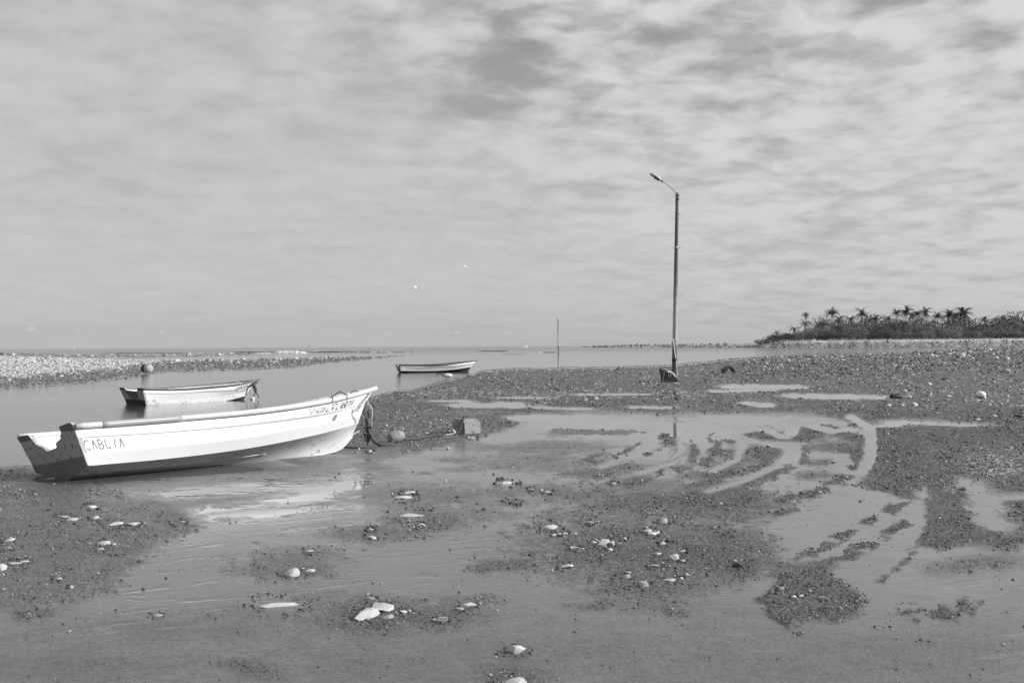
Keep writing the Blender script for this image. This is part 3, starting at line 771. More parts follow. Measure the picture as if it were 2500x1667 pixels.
BOAT3 = dict(X=-7.1920,Y=79.0933,Z=-0.1440,yaw=0.2678,pit=-0.0304,heel=-0.0058,L=4.9615,rake=0.2038,bs=[0.6902,0.7586,0.7921,0.6543],zs=[0.5869,0.5978,0.6553,0.7964,0.9452],
    bc=[0.6222,0.6192,0.5841,0.4428],zc=[0.2259,0.2340,0.2746,0.3857,0.5657],bt=[0.6561,0.6970,0.6641,0.5210],zt=[0.4885,0.4582,0.5011,0.5800,0.7350],
    bg=[0.6452,0.6451,0.6142,0.4700],zg=[0.2960,0.3002,0.3401,0.4508,0.6183],sx=[0.5692,0.8067,0.8773,0.9159,0.9437,0.9718,0.9981])


class Hull:
    def __init__(s, d, n=41):
        s.d = d; s.n = n; s.t = np.linspace(0, 1, n)
        L = d['L']
        s.M = Matrix.Translation((d['X'], d['Y'], d['Z'])) @ Matrix.Rotation(d['yaw'], 4, 'Z') @ Matrix.Rotation(-d['pit'], 4, 'Y') @ Matrix.Rotation(-d['heel'], 4, 'X')
        s.Mn = np.array(s.M)
        s.sheer = s.curve('s', L, 0.05); s.strake = s.curve('t'); s.border = s.curve('g'); s.chine = s.curve('c')
    def stem(s, z): return float(spl(np.array([z]), STZ, s.d['sx'])[0]) * s.d['L']
    def rx(s, z): return -s.d['rake'] * z / s.d['zs'][0]
    def curve(s, k, xe=None, be=0.02):
        d = s.d; b_ = spl(s.t, T5, d['b' + k] + [be]); z = spl(s.t, T5, d['z' + k])
        x0 = s.rx(d['z' + k][0]); x1 = xe if xe is not None else s.stem(d['z' + k][4])
        return np.stack([x0 + (x1 - x0) * s.t, -b_, z], 1)
    def world(s, P): P = np.atleast_2d(P); return P @ s.Mn[:3, :3].T + s.Mn[:3, 3]
    def strip(s, A, B, t, v, off=0.004):
        """a point on the starboard skin between line A (v=0) and line B (v=1), lifted off it"""
        f_ = lambda l, tt: np.array([np.interp(tt, s.t, l[:, i]) for i in range(3)])
        p = f_(A, t) * (1 - v) + f_(B, t) * v
        t2 = min(t + 0.01, 1); t1 = t2 - 0.02
        du = (f_(A, t2) * (1 - v) + f_(B, t2) * v) - (f_(A, t1) * (1 - v) + f_(B, t1) * v)
        dv = f_(B, t) - f_(A, t)
        n_ = np.cross(du, dv); n_ /= np.linalg.norm(n_)
        if n_[1] > 0: n_ = -n_
        return p + n_ * off
    def t_at(s, A, B, px):
        tt = np.linspace(0, 1, 300); mid = np.stack([np.interp(tt, s.t, (A[:, i] + B[:, i]) / 2) for i in range(3)], 1)
        q_ = proj(s.world(mid))[:, 0]
        return float(np.interp(px, q_, tt))


GLY = {'C': [[(1, .95), (.6, 1), (.15, .85), (0, .5), (.15, .12), (.6, 0), (1, .05)]], 'A': [[(0, 0), (.5, 1), (1, 0)], [(.2, .38), (.8, .38)]],
       'B': [[(0, 0), (0, 1), (.7, .97), (.9, .78), (.65, .53), (0, .5)], [(.65, .53), (1, .28), (.7, .03), (0, 0)]], 'U': [[(0, 1), (0, .2), (.3, 0), (.7, 0), (1, .2), (1, 1)]],
       'Y': [[(0, 1), (.5, .5), (1, 1)], [(.5, .5), (.5, 0)]], 'P': [[(0, 0), (0, 1), (.8, .95), (.95, .75), (.8, .52), (0, .48)]], '-': [[(.1, .5), (.9, .5)]],
       '0': [[(.5, 1), (.1, .8), (0, .5), (.1, .2), (.5, 0), (.9, .2), (1, .5), (.9, .8), (.5, 1)]], '1': [[(.2, .8), (.55, 1), (.55, 0)]], '4': [[(.75, 0), (.75, 1), (0, .35), (1, .35)]],
       '2': [[(0, .8), (.4, 1), (.95, .85), (.9, .6), (0, 0), (1, 0)]], '6': [[(.9, .95), (.4, .95), (.05, .5), (.1, .1), (.6, 0), (1, .2), (.9, .5), (.4, .55), (.08, .4)]],
       'R': [[(0, 0), (0, 1), (.8, .95), (.95, .75), (.8, .52), (0, .48)], [(.4, .48), (1, 0)]], 'K': [[(0, 0), (0, 1)], [(1, 1), (0, .45), (1, 0)]], 'I': [[(.5, 0), (.5, 1)]],
       'N': [[(0, 0), (0, 1), (1, 0), (1, 1)]], 'E': [[(1, 1), (0, 1), (0, 0), (1, 0)], [(0, .5), (.8, .5)]], 'L': [[(0, 1), (0, 0), (1, 0)]], 'S': [[(1, .9), (.4, 1), (.05, .75), (.9, .3), (.6, 0), (0, .1)]]}


def write(hull, A, B, text, px0, px1, v0, v1, mat, parent, wid=0.16, slant=0.0, drop=None, fill=0.72, name='lettering'):
    """paint a word on the hull skin as thin raised strokes between two photograph columns"""
    t0, t1 = hull.t_at(A, B, px0), hull.t_at(A, B, px1)
    n = len(text); cell = 1.0 / n
    for i, ch in enumerate(text):
        V = []; Fc = []
        for k, strokes in enumerate(GLY.get(ch, [])):
            for j, (a, b_) in enumerate(zip(strokes[:-1], strokes[1:])):
                if drop and (i, k, j) in drop: continue
                ln = math.hypot((b_[0] - a[0]) * 0.7, b_[1] - a[1]) + 1e-6
                nx, ny = -(b_[1] - a[1]) / ln, (b_[0] - a[0]) * 0.7 / ln
                w_ = wid / 2
                qd = []
                for (x, y, sg) in ((a[0], a[1], 1), (b_[0], b_[1], 1), (b_[0], b_[1], -1), (a[0], a[1], -1)):
                    gx = x + nx * w_ * sg / 0.7 * 0.9; gy = y + ny * w_ * sg
                    tt = t0 + (t1 - t0) * (i * cell + cell * (1 - fill) / 2 + cell * fill * (gx + slant * (gy - 0.5)))
                    qd.append(hull.strip(A, B, min(max(tt, 0), 1), v0 + (v1 - v0) * gy, 0.004 + 0.0006 * ((j + k) % 4)))
                o = len(V); V += qd; Fc.append((o, o + 1, o + 2, o + 3))
        if Fc: part('letter' if name == 'lettering' else name, V, Fc, mat, parent)


def build_boat(name, d, label, group, mats, outline=None, rail_r=0.039, lip=0.022):
    hu = Hull(d)
    root = empty(name, (d['X'], d['Y'], d['Z']))
    root.matrix_world = hu.M
    tag(root, label, 'fishing boat', group)
    n = hu.n; t = hu.t; L = d['L']
    # ---- outer skin: rows from sheer down to keel, starboard then mirrored
    lipv = lip * (0.7 + 2.0 * t ** 2) * np.clip((1 - t) * 6, 0, 1)
    st_hi = hu.strake.copy(); st_hi[:, 1] -= lipv
    st_lo = hu.strake.copy(); st_lo[:, 2] -= 0.012; st_lo[:, 1] += 0.004 * np.clip((1 - t) * 8, 0, 1)
    keel = []
    zz = np.linspace(0, 1.0, 400); sxx = spl(zz, STZ, d['sx']) * L
    for p in hu.chine:
        x = max(p[0], 0) if p[0] > 0.02 else 0.0
        keel.append((x, 0.0, 0.0 if x < sxx[0] else float(np.interp(x, sxx, zz))))
    keel = np.array(keel); keel[0] = (0, 0, 0)
    rows = [hu.sheer, st_hi, st_lo, hu.border, hu.chine]
    rowm = [0, 0, 0, 1]
    nb = 6
    for k in range(1, nb + 1):
        u = k / nb
        P = hu.chine * (1 - u) + keel * u
        bul = -0.11 * np.sin(np.pi * u) * sstep(0.35, 0.9, t) * np.clip((1 - t) * 5, 0, 1)
        P[:, 1] -= bul; P[:, 2] += 0.012 * np.sin(np.pi * u) * np.clip(1 - t, 0, 1)
        if k == nb: P = keel.copy()
        rows.append(P); rowm.append(2)
    V = []; Fc = []; mi = []
    strips = [([rows[0], rows[1]], [0]), ([rows[1], rows[2]], [0]), ([rows[2], rows[3]], [0]), ([rows[3], rows[4]], [1]), (rows[4:], [2] * nb)]
    for sgn in (1, -1):
        for grp, mm in strips:                     # every plank keeps its own hard edges
            o = len(V)
            for P in grp:
                for p in P: V.append((p[0], p[1] * sgn, p[2]))
            for r_ in range(len(grp) - 1):
                for i in range(n - 1):
                    a = o + r_ * n + i; qd = (a, a + 1, a + n + 1, a + n)
                    Fc.append(qd if sgn < 0 else qd[::-1]); mi.append(mm[r_])
    per = len(V) // 2
    # ---- inner skin
    inn = []
    for k, ln_ in enumerate((hu.sheer, hu.strake, hu.border, hu.chine)):
        u = k / 3
        P = ln_.copy(); P[:, 1] = np.minimum(P[:, 1] + 0.04, -0.004); P[:, 2] += 0.02 * u
        P[:, 0] = np.clip(P[:, 0] + 0.03, None, P[:, 0].max() - 0.05)
        inn.append(P)
    fl_ = inn[-1].copy(); fl_[:, 1] = 0.0; fl_[:, 2] -= 0.03
    inn.append(fl_)
    for sgn in (1, -1):
        o = len(V)
        for P in inn:
            for p in P: V.append((p[0], p[1] * sgn, p[2]))
        for r_ in range(len(inn) - 1):
            for i in range(n - 1):
                a = o + r_ * n + i; qd = (a, a + n, a + n + 1, a + 1)
                Fc.append(qd if sgn < 0 else qd[::-1]); mi.append(3)
        # close the top edge between the outer and inner skin
        oo = 0 if sgn == 1 else per
        for i in range(n - 1):
            qd = (oo + i, oo + i + 1, o + i + 1, o + i)
            Fc.append(qd if sgn > 0 else qd[::-1]); mi.append(3)
    o = len(V)
    hull_o = part('hull', V, Fc, mats['skin'], root, False, mi)
    hull_o.data.polygons.foreach_set('use_smooth', [True] * len(Fc))
    hu.st_hi = st_hi; hu.st_lo = st_lo
    # ---- keel strip
    kp = [(float(p[0]), 0, float(p[2]) - 0.012) for p in keel[1:-1]]
    v_, f_ = tube(kp, [0.016] * len(kp), 6); part('keel', v_, f_, mats['skin'][2], root, True)
    # ---- spray rails on the bottom
    sr = rows[5 + 2][4:25]; sv = [Vector((p[0], p[1], p[2] - 0.004)) for p in sr]
    v_, f_ = tube(sv, 0.005, 6); part('spray_rail', v_, f_, mats['skin'][2], root, True)
    v_, f_ = tube([Vector((p.x, -p.y, p.z)) for p in sv], 0.005, 6); part('spray_rail', v_, f_, mats['skin'][2], root, True)
    # ---- gunwale: a fat rounded rail each side, meeting ahead of the stem
    for sgn in (1, -1):
        P = [Vector((p[0], (p[1] - 0.008) * sgn, p[2] + rail_r * 0.72)) for p in hu.sheer]
        tip = Vector((L + 0.13, -0.012 * sgn, P[-1].z + 0.03))
        P[-1].y = -0.035 * sgn
        P = P + [(P[-1] + tip) / 2, tip, tip + Vector((0.012, 0, 0.002))]
        rad = [rail_r] * (len(P) - 1) + [rail_r * 0.6]
        v_, f_ = tube(P, rad, 12); part('gunwale', v_, f_, mats['rail'], root, True)
    # ---- transom
    zs0, zc0, bs0, bc0 = d['zs'][0], d['zc'][0], d['bs'][0], d['bc'][0]
    if outline is None:
        outline = [(-bs0, zs0 + .05), (-.40, zs0 + .05), (-.32, zs0 - .05), (.32, zs0 - .05), (.40, zs0 + .05), (bs0, zs0 + .05), (bc0, zc0), (0, 0), (-bc0, zc0)]

    def slab(poly, x0, x1, nm, mat):
        bm = bmesh.new()
        f1 = [bm.verts.new((hu.rx(z) + x0, y, z)) for y, z in poly]; f2 = [bm.verts.new((hu.rx(z) + x1, y, z)) for y, z in poly]
        k = len(poly)
        bm.faces.new(f1); bm.faces.new(f2[::-1])
        for i in range(k): bm.faces.new((f1[i], f2[i], f2[(i + 1) % k], f1[(i + 1) % k]))
        bmesh.ops.triangulate(bm, faces=[f for f in bm.faces if len(f.verts) > 4]); bmesh.ops.recalc_face_normals(bm, faces=bm.faces)
        return bm_part(nm, bm, mat, root)
    tr = slab(outline, -0.012, 0.05, 'transom', mats['transom'])
    hu.slab = slab
    # ---- inside: sole, thwarts
    for tt in (0.24, 0.48):
        i = int(tt * (n - 1)); b_ = -hu.border[i][1] - 0.07; z = hu.sheer[i][2] - 0.20; x = hu.sheer[i][0]
        v_, f_ = box((x, 0, z), (0.24, 2 * b_, 0.03)); part('thwart', v_, f_, mats['skin'][3], root)
    # ---- foredeck
    i0 = int(0.74 * (n - 1)); V = []; Fc = []
    for i in range(i0, n):
        p = hu.sheer[i]; b_ = max(-p[1] - 0.03, 0.003)
        for y in (-b_, 0, b_): V.append((min(p[0], L - 0.04), y, p[2] - 0.045 + (0.02 if y == 0 else 0)))
    for i in range(n - 1 - i0):
        for k in range(2):
            a = i * 3 + k; Fc.append((a, a + 3, a + 4, a + 1))
    part('foredeck', V, Fc, mats['skin'][3], root)
    return root, hu


B1 = dict(skin=[M['hull_white'], M['hull_band'], M['hull_bottom'], M['hull_inside']], rail=M['rail'], transom=M['transom'])
out1 = [(-.692, .66), (-.66, .690), (-.62, .694), (-.377, .672), (-.368, .60), (-.30, .545), (-.29, .523), (-.24, .512), (-.211, .503), (-.16, .49), (-.127, .464), (-.125, .44), (-.101, .426), (.0, .415), (.139, .403),
        (.16, .43), (.182, .447), (.22, .468), (.259, .475), (.29, .492), (.328, .504), (.352, .55), (.385, .60), (.411, .640), (.60, .645), (.692, .63), (.675, .52), (.6254, .154), (0, 0), (-.6254, .154)]
boat1, h1 = build_boat('fishing_boat', BOAT1, 'large white open fishing boat beached on the mud with a broken chipped transom', 'open fishing boats in the inlet', B1, out1)
h1.slab([(-.689, .655), (-.66, .688), (-.62, .692), (-.379, .668), (-.372, .604), (-.655, .596), (-.684, .602)], -0.016, 0.01, 'transom_corner', M['transom_dark'])
h1.slab([(.413, .637), (.60, .642), (.690, .627), (.682, .565), (.378, .575)], -0.016, 0.01, 'transom_corner', M['transom_dark'])
h1.slab([(-.64, .280), (0, .26), (.640, .245), (.626, .156), (0, .004), (-.626, .156)], -0.016, 0.01, 'boot_panel', M['transom_low'])
# grey replacement sleeve on the near gunwale
ia, ib = h1.t_at(h1.sheer, h1.sheer, 247), h1.t_at(h1.sheer, h1.sheer, 441)
tt = np.linspace(ia, ib, 14)
P = [Vector((np.interp(a, h1.t, h1.sheer[:, 0]), np.interp(a, h1.t, h1.sheer[:, 1]) - 0.008, np.interp(a, h1.t, h1.sheer[:, 2]) + 0.028)) for a in tt]
v_, f_ = tube(P, 0.0415, 14); tag(part('rail_sleeve', v_, f_, M['rail_grey'], boat1, True), 'smooth grey sleeve on the near gunwale')
# name and registration
write(h1, h1.border, h1.strake, 'CABUYA', 205, 305, 0.26, 0.82, M['letter'], boat1, 0.15, 0.0, drop={(0, 0, 3), (1, 1, 0), (3, 0, 4), (4, 0, 0), (5, 1, 0), (2, 0, 2)}, fill=0.62)
write(h1, h1.st_hi, h1.sheer, 'P-014206', 749, 796, 0.24, 0.74, M['letter_bow'], boat1, 0.15, 0.15, drop={(0, 0, 4), (3, 0, 0)}, fill=0.66)
write(h1, h1.st_hi, h1.sheer, 'CR', 799, 820, 0.20, 0.80, M['letter_bow'], boat1, 0.15, 0.25, fill=0.74)
write(h1, h1.st_hi, h1.sheer, 'CABUYA', 823, 864, 0.22, 0.76, M['letter_bow'], boat1, 0.20, 0.25, fill=0.78)


def disc(hull, A, B, px, py, rx, ry, mat, parent, name='emblem'):
    tc_ = hull.t_at(A, B, px); V = []
    best = min(np.linspace(0, 1, 60), key=lambda v: abs(proj(hull.world(hull.strip(A, B, tc_, v)))[0, 1] - py))
    dt = abs(hull.t_at(A, B, px + rx) - tc_)
    hh = abs(proj(hull.world(hull.strip(A, B, tc_, 1)))[0, 1] - proj(hull.world(hull.strip(A, B, tc_, 0)))[0, 1])
    for k in range(18):
        a = 2 * math.pi * k / 18
        V.append(hull.strip(A, B, tc_ + dt * math.cos(a), best + ry / hh * math.sin(a), 0.004))
    return part(name, V, [tuple(range(18))], mat, parent)


disc(h1, h1.border, h1.strake, 818.5, 1019.5, 4.6, 8.5, M['dot'], boat1)


def stripe(hull, A, B, ta, tb, w, mat, parent, v0=0.0, v1=1.0, name='bow_stripe'):
    V = []
    for v in np.linspace(v0, v1, 5):
        t_ = ta + (tb - ta) * (v - v0) / (v1 - v0)
        V.append(hull.strip(A, B, min(t_, 0.995), v, 0.004)); V.append(hull.strip(A, B, min(t_ + w, 0.999), v, 0.004))
    return part(name, V, [(2 * i, 2 * i + 1, 2 * i + 3, 2 * i + 2) for i in range(4)], mat, parent)


stripe(h1, h1.border, h1.strake, 0.925, 0.965, 0.016, M['dot'], boat1, 0.45, 0.98)
stripe(h1, h1.border, h1.strake, 0.955, 0.975, 0.012, M['dot'], boat1, 0.45, 0.98)
stripe(h1, h1.st_hi, h1.sheer, 0.952, 0.975, 0.012, M['dot'], boat1, 0.04, 0.9)
stripe(h1, h1.st_hi, h1.sheer, 0.972, 0.985, 0.009, M['dot'], boat1, 0.04, 0.9)
# hooks on the gunwale
for px_ in (806, 841):
    a = h1.t_at(h1.sheer, h1.sheer, px_); p = Vector([float(np.interp(a, h1.t, h1.sheer[:, k])) for k in range(3)])
    pts = [p + Vector((0, -0.047, -0.01)), p + Vector((0.01, -0.055, 0.03)), p + Vector((0.02, -0.035, 0.07)), p + Vector((0.03, 0.0, 0.08))]
    v_, f_ = tube(smooth_path(pts, 4), 0.005, 5); part('rail_hook', v_, f_, M['metal_dark'], boat1, True)

B2 = dict(skin=[M['hull_white'], M['boot_blotch'], M['dark_hull'], M['hull_inside']], rail=M['rail_chip'], transom=M['transom'])
boat2, h2 = build_boat('fishing_boat', BOAT2, 'smaller white open boat afloat in the channel with a chipped dark gunwale and blotched waterline', 'open fishing boats in the inlet', B2, None, 0.03, 0.014)
zs = BOAT2['zs'][0]
h2.slab([(-.30, zs - .06), (.44, zs - .02), (.20, .29), (-.26, .29)], -0.016, 0.01, 'transom_patch', M['transom_dark'])  # shadow on the transom put into colour as a dark trapezoid
h2.slab([(-.600, .274), (.600, .274), (.585, .137), (0, .01), (-.585, .137)], -0.017, 0.01, 'boot_panel', M['dark_hull'])
for sg in (-1, 1): h2.slab([(sg * .70, zs + .048), (sg * .41, zs + .048), (sg * .38, zs - .02), (sg * .69, zs - .02)], -0.016, 0.01, 'transom_corner', M['dark_hull'])
write(h2, h2.st_hi, h2.sheer, 'KARINA', 579, 607, 0.12, 0.72, M['letter_bow'], boat2, 0.22, 0.3, fill=0.8)
disc(h2, h2.border, h2.strake, 577.5, 955, 1.6, 2.6, M['dot'], boat2)
for a in (0.90, 0.935, 0.965): stripe(h2, h2.border, h2.strake, a - 0.03, a, 0.014, M['dot'], boat2, 0.02, 0.98)
for a in (0.925, 0.955): stripe(h2, h2.st_hi, h2.sheer, a - 0.005, a + 0.02, 0.014, M['dot'], boat2, 0.04, 0.8)
# dark shelter opening under the foredeck
i0 = int(0.66 * 40); p = h2.sheer[i0]
v_, f_ = box((p[0], 0.12, p[2] - 0.13), (0.03, 1.0, 0.22)); part('bulkhead', v_, f_, M['boot_blotch'], boat2)

B3 = dict(skin=[M['mid_hull'], M['hull_white'], M['dark_hull'], M['hull_inside']], rail=M['dark_hull'], transom=M['transom_dark'])
boat3, h3 = build_boat('fishing_boat', BOAT3, 'small grey open boat with a white stripe and black bottom at the water edge', 'open fishing boats in the inlet', B3, None, 0.026, 0.014)
write(h3, h3.border, h3.strake, 'AREUI', 981, 997, 0.28, 0.86, M['letter_white'], boat3, 0.30, 0.0, fill=0.8)
h3.slab([(-.18, .52), (.12, .52), (.02, .34), (-.14, .34)], -0.016, 0.01, 'transom_patch', M['white_paint'])
disc(h3, h3.border, h3.strake, 1136, 893.5, 1.2, 1.4, M['letter_white'], boat3)
write(h3, h3.st_hi, h3.sheer, 'IIIII', 1124, 1146, 0.3, 0.7, M['letter_white'], boat3, 0.4, 0.2, fill=0.8, name='bow_mark')

# ------------------------------------------------------------------ mooring gear at the bow
YB = 20.25
def ap(px, py, Y=YB): return at(px, py, Y)
def rope(name, pts, r, mat, parent=None, k=6, seg=7):
    v_, f_ = tube(smooth_path(pts, k), r, seg); return part(name, v_, f_, mat, parent, True)


mr = empty('mooring_rope', gnd(932, 1088))
tag(mr, 'pale mooring rope knotted and looped under the beached boat bow', 'rope')
mr.matrix_world = Matrix.Identity(4)
def bowp(t, off=(0, 0, 0)):
    p = np.array([np.interp(t, h1.t, h1.sheer[:, k]) for k in range(3)]) + np.array(off)
    return Vector(h1.world(p)[0])
stem_eye = Vector(h1.world(np.array([h1.stem(0.86) + 0.03, 0, 0.86]))[0])
rope('rope_strand', [stem_eye, ap(897.5, 975), ap(898, 985), ap(899, 992)], 0.012, M['rope_pale'], mr)
rope('rope_strand', [ap(893, 990), ap(899, 994), ap(906, 997), ap(900, 999), ap(893, 997)], 0.017, M['rope_pale'], mr)
rope('rope_strand', [ap(894, 986), ap(902, 990), ap(907, 997), ap(908, 1010), ap(907, 1020), ap(904, 1026)], 0.015, M['rope_pale'], mr)
rope('rope_strand', [ap(898, 999), ap(891, 1004), ap(888, 1014), ap(889, 1022), ap(893, 1028), ap(897, 1031)], 0.013, M['rope_pale'], mr)
rope('rope_strand', [ap(897, 1001), ap(893, 1008), ap(893, 1018), ap(897, 1026), ap(903, 1032)], 0.013, M['rope_pale'], mr)
rope('rope_strand', [ap(899, 1003), ap(900, 1012), ap(901, 1019)], 0.02, M['rope_dark'], mr)
rope('rope_strand', [ap(896, 1024), ap(902, 1024), ap(908, 1025)], 0.015, M['rope_pale'], mr)
rope('rope_strand', [ap(906, 1026), ap(905, 1034), ap(904, 1042), ap(907, 1043), ap(908, 1034), ap(907.5, 1026)], 0.009, M['rope_pale'], mr)
rope('rope_strand', [ap(897, 1027), ap(892, 1040), ap(880, 1050), ap(864, 1059, 20.05), ap(853, 1070, 19.8)], 0.012, M['rope_pale'], mr)
rope('rope_tail', [ap(899, 1060), ap(895, 1072), ap(897, 1082), ap(899, 1092)], 0.012, M['rope_dark'], mr)
rope('rope_tail', [ap(901, 1060), ap(902, 1072), ap(898, 1080)], 0.012, M['rope_dark'], mr)
bl = empty('bow_line', bowp(0.93)); bl.matrix_world = Matrix.Identity(4)
tag(bl, 'thin dark line led over the gunwale of the beached boat and down the bow', 'rope')
rope('rope_strand', [bowp(0.86, (0, 0.02, 0.075)), bowp(0.885, (0, -0.04, 0.085)), ap(873, 968, 19.3), ap(881, 989, 19.45), ap(888, 1008, 19.7), ap(895, 1024, 20.1), ap(899, 1034, 20.2)], 0.009, M['rope_dark'], bl)
rope('rope_strand', [bowp(0.74, (0, 0.12, 0.03)), bowp(0.78, (0, 0.05, 0.10)), bowp(0.795, (0, 0, 0.13)), bowp(0.805, (0, -0.01, 0.10)), bowp(0.82, (0, -0.03, 0.075))], 0.010, M['rope_dark'], bl)
hp_ = []
for px_, A_, B_, v in ((855, h1.border, h1.st_lo, .96), (859, h1.border, h1.st_lo, .35), (864, h1.chine, h1.border, .75), (868.5, h1.chine, h1.border, .15)):
    hp_.append(Vector(h1.world(h1.strip(A_, B_, min(h1.t_at(A_, B_, px_), .985), v, 0.016))[0]))
rope('rope_strand', hp_, 0.0055, M['rope_dark'], bl)  # dark strand laid on the skin stands for the rope's cast shadow
wp = empty('warp_rope', gnd(932, 1088)); wp.matrix_world = Matrix.Identity(4)
tag(wp, 'thick muddy rope running along the ground from the bow to the float', 'rope')
rope('rope_strand', [ap(896, 1020), ap(897, 1036), ap(900, 1050), ap(905, 1063), ap(912, 1075), ap(921, 1083), gnd(931, 1088, 0.02), gnd(945, 1086, 0.03), gnd(955, 1082, 0.05), gnd(962, 1075, 0.09)], 0.026, M['rope_dark'], wp)
rope('rope_strand', [gnd(836, 1091, 0.02), gnd(860, 1093, 0.02), gnd(890, 1092, 0.025), gnd(920, 1089, 0.025)], 0.018, M['rope_dark'], wp)
rope('rope_strand', [gnd(987, 1073, 0.06), gnd(1000, 1072, 0.05), gnd(1014, 1071, 0.04), gnd(1030, 1068, 0.035), gnd(1052, 1064, 0.03), gnd(1084, 1060, 0.04)], 0.020, M['rope_dark'], wp)
bb = empty('rope_knot', ap(897, 1045)); bb.matrix_world = Matrix.Identity(4)
tag(bb, 'dark tangled knot of wet rope hanging in front of the beached bow', 'rope')
for k in range(9):
    c = Vector(ap(897 + random.uniform(-4, 5), 1042 + k * 3.2))
    pts = [c + Vector((random.uniform(-.05, .05), random.uniform(-.04, .04), random.uniform(-.06, .06))) for _ in range(5)]
    rope('rope_loop', pts, 0.010, M['rope_dark'], bb)


def lathe(prof, seg=20, axis='z'):
    V = []; Fc = []
    for r_, z in prof:
        for k in range(seg):
            a = 2 * math.pi * k / seg
            V.append((r_ * math.cos(a), r_ * math.sin(a), z) if axis == 'z' else (z, r_ * math.cos(a), r_ * math.sin(a)))
    for i in range(len(prof) - 1):
        for k in range(seg):
            a = i * seg + k; b_ = i * seg + (k + 1) % seg
            Fc.append((a, b_, b_ + seg, a + seg))
    return V, Fc


# barrel float with an eye through it
fl = empty('mooring_float', gnd(968, 1080)); fl.location.z = 0.10; fl.rotation_euler = (0.1, -0.16, math.radians(28))
tag(fl, 'weathered grey barrel float lying on the gravel between the bow and the block', 'float')
v_, f_ = lathe([(0.02, -.10), (0.035, -.135), (0.065, -.145), (0.088, -.11), (0.102, -.05), (0.105, .02), (0.096, .085), (0.07, .13), (0.04, .145), (0.02, .14)], 22, 'x')
part('float_body', v_, f_, M['float'], fl, True)
v_, f_ = tube(smooth_path([(-.11, 0, 0), (-.17, -.01, -.03), (-.21, 0, -.07), (-.23, .02, -.09)], 4), 0.016, 7); part('float_rope', v_, f_, M['rope_pale'], fl, True)
v_, f_ = tube(smooth_path([(-.20, -.01, -.06), (-.235, .04, -.07), (-.26, .0, -.08), (-.225, -.05, -.075), (-.20, -.01, -.06)], 4), 0.014, 7); part('rope_knot', v_, f_, M['rope_dark'], fl, True)

# concrete mooring block
bk_c = gnd(1139, 1059)
blk = empty('concrete_block', bk_c, (0, 0, math.radians(34)))
tag(blk, 'pale worn concrete mooring block with rounded corners beside the float', 'mooring block')
bm = bmesh.new(); bmesh.ops.create_cube(bm, size=1.0)
for v in bm.verts: v.co = Vector((v.co.x * 0.42, v.co.y * 0.40, v.co.z * 0.31 + 0.125))
bmesh.ops.bevel(bm, geom=list(bm.edges), offset=0.045, segments=4, affect='EDGES')
for v in bm.verts:
    n_ = Vector((math.sin(v.co.x * 31 + v.co.z * 17), math.sin(v.co.y * 27 + v.co.x * 13), math.sin(v.co.z * 37 + v.co.y * 21)))
    v.co += n_ * 0.0025
bm_part('block_body', bm, M['concrete'], blk, False)
ch = empty('mooring_strap', bk_c); ch.matrix_world = Matrix.Identity(4)
tag(ch, 'dark frayed rope strap looped over the concrete mooring block', 'rope')
Yk = bk_c.y - 0.30
rope('rope_strand', [at(1137, 1017, Yk + .25), at(1134, 1016, Yk + .1), at(1131, 1023, Yk), at(1125, 1037, Yk - .02), at(1117, 1047, Yk - .05), at(1106, 1053, Yk - .1), at(1094, 1058, Yk - .12)], 0.022, M['rope_dark'], ch)
rope('rope_strand', [at(1130, 1022, Yk), at(1127, 1034, Yk - .02), at(1122, 1046, Yk - .05), at(1118, 1054, Yk - .07), at(1108, 1060, Yk - .12)], 0.022, M['rope_dark'], ch)
rope('rope_strand', [at(1104, 1050, Yk - .1), at(1110, 1056, Yk - .1), at(1100, 1061, Yk - .12), at(1089, 1062, Yk - .14)], 0.03, M['rope_pale'], ch)

# ------------------------------------------------------------------ lamp post
PB = gnd(1646, 931); PYd = PB.y
ptop = at(1653.4, 471, PYd)
pl = empty('lamp_post', PB); pl.matrix_world = Matrix.Translation(PB)
tag(pl, 'tall weathered street lamp post leaning slightly, standing alone on the tidal flat', 'lamp post')
def lp(px, py, dy=0.0): return at(px, py, PYd + dy) - PB
ax = [Vector((0, 0, -0.4)) + (ptop - PB) * 0.0] + [(ptop - PB) * (k / 24) for k in range(0, 25)]
rad = [0.124] + [0.120 - 0.050 * (k / 24) for k in range(25)]
v_, f_ = tube(ax, rad, 20); part('pole', v_, f_, M['pole'], pl, True)
def on_pole(py):
    k = (931 - py) / (931 - 471.0); return (ptop - PB) * k, 0.120 - 0.050 * k
for py, hh, m_ in ((605, 0.05, 'metal'), (720, 0.02, 'concrete'), (833, 0.02, 'concrete'), (878, 0.06, 'metal_dark'), (486, 0.05, 'metal_dark'), (478, 0.03, 'metal_dark')):
    c, r_ = on_pole(py); v_, f_ = lathe([(r_ + .001, -hh), (r_ + .012, -hh), (r_ + .012, hh), (r_ + .001, hh)], 20); part('band', [Vector(v) + c for v in v_], f_, M[m_], pl, True)
c, r_ = on_pole(605)
v_, f_ = lathe([(0.0, -.05), (.03, -.05), (.045, 0), (.03, .05), (0, .05)], 12); part('insulator', [Vector(v) + c + Vector((r_ * .35, -r_ - .03, 0)) for v in v_], f_, M['float_white'], pl, True)
v_, f_ = box((c.x + r_ + .05, c.y, c.z), (.09, .03, .03)); part('bracket', v_, f_, M['metal_dark'], pl)
arm = smooth_path([lp(1648.6, 490, -.10), lp(1648.8, 474, -.10), lp(1648.4, 468, -.10), lp(1645, 463.5, -.10), lp(1640, 459.5, -.10), lp(1630, 452, -.10), lp(1617, 443.5, -.10)], 6)
v_, f_ = tube(arm, 0.022, 10); part('arm', v_, f_, M['metal'], pl, True)
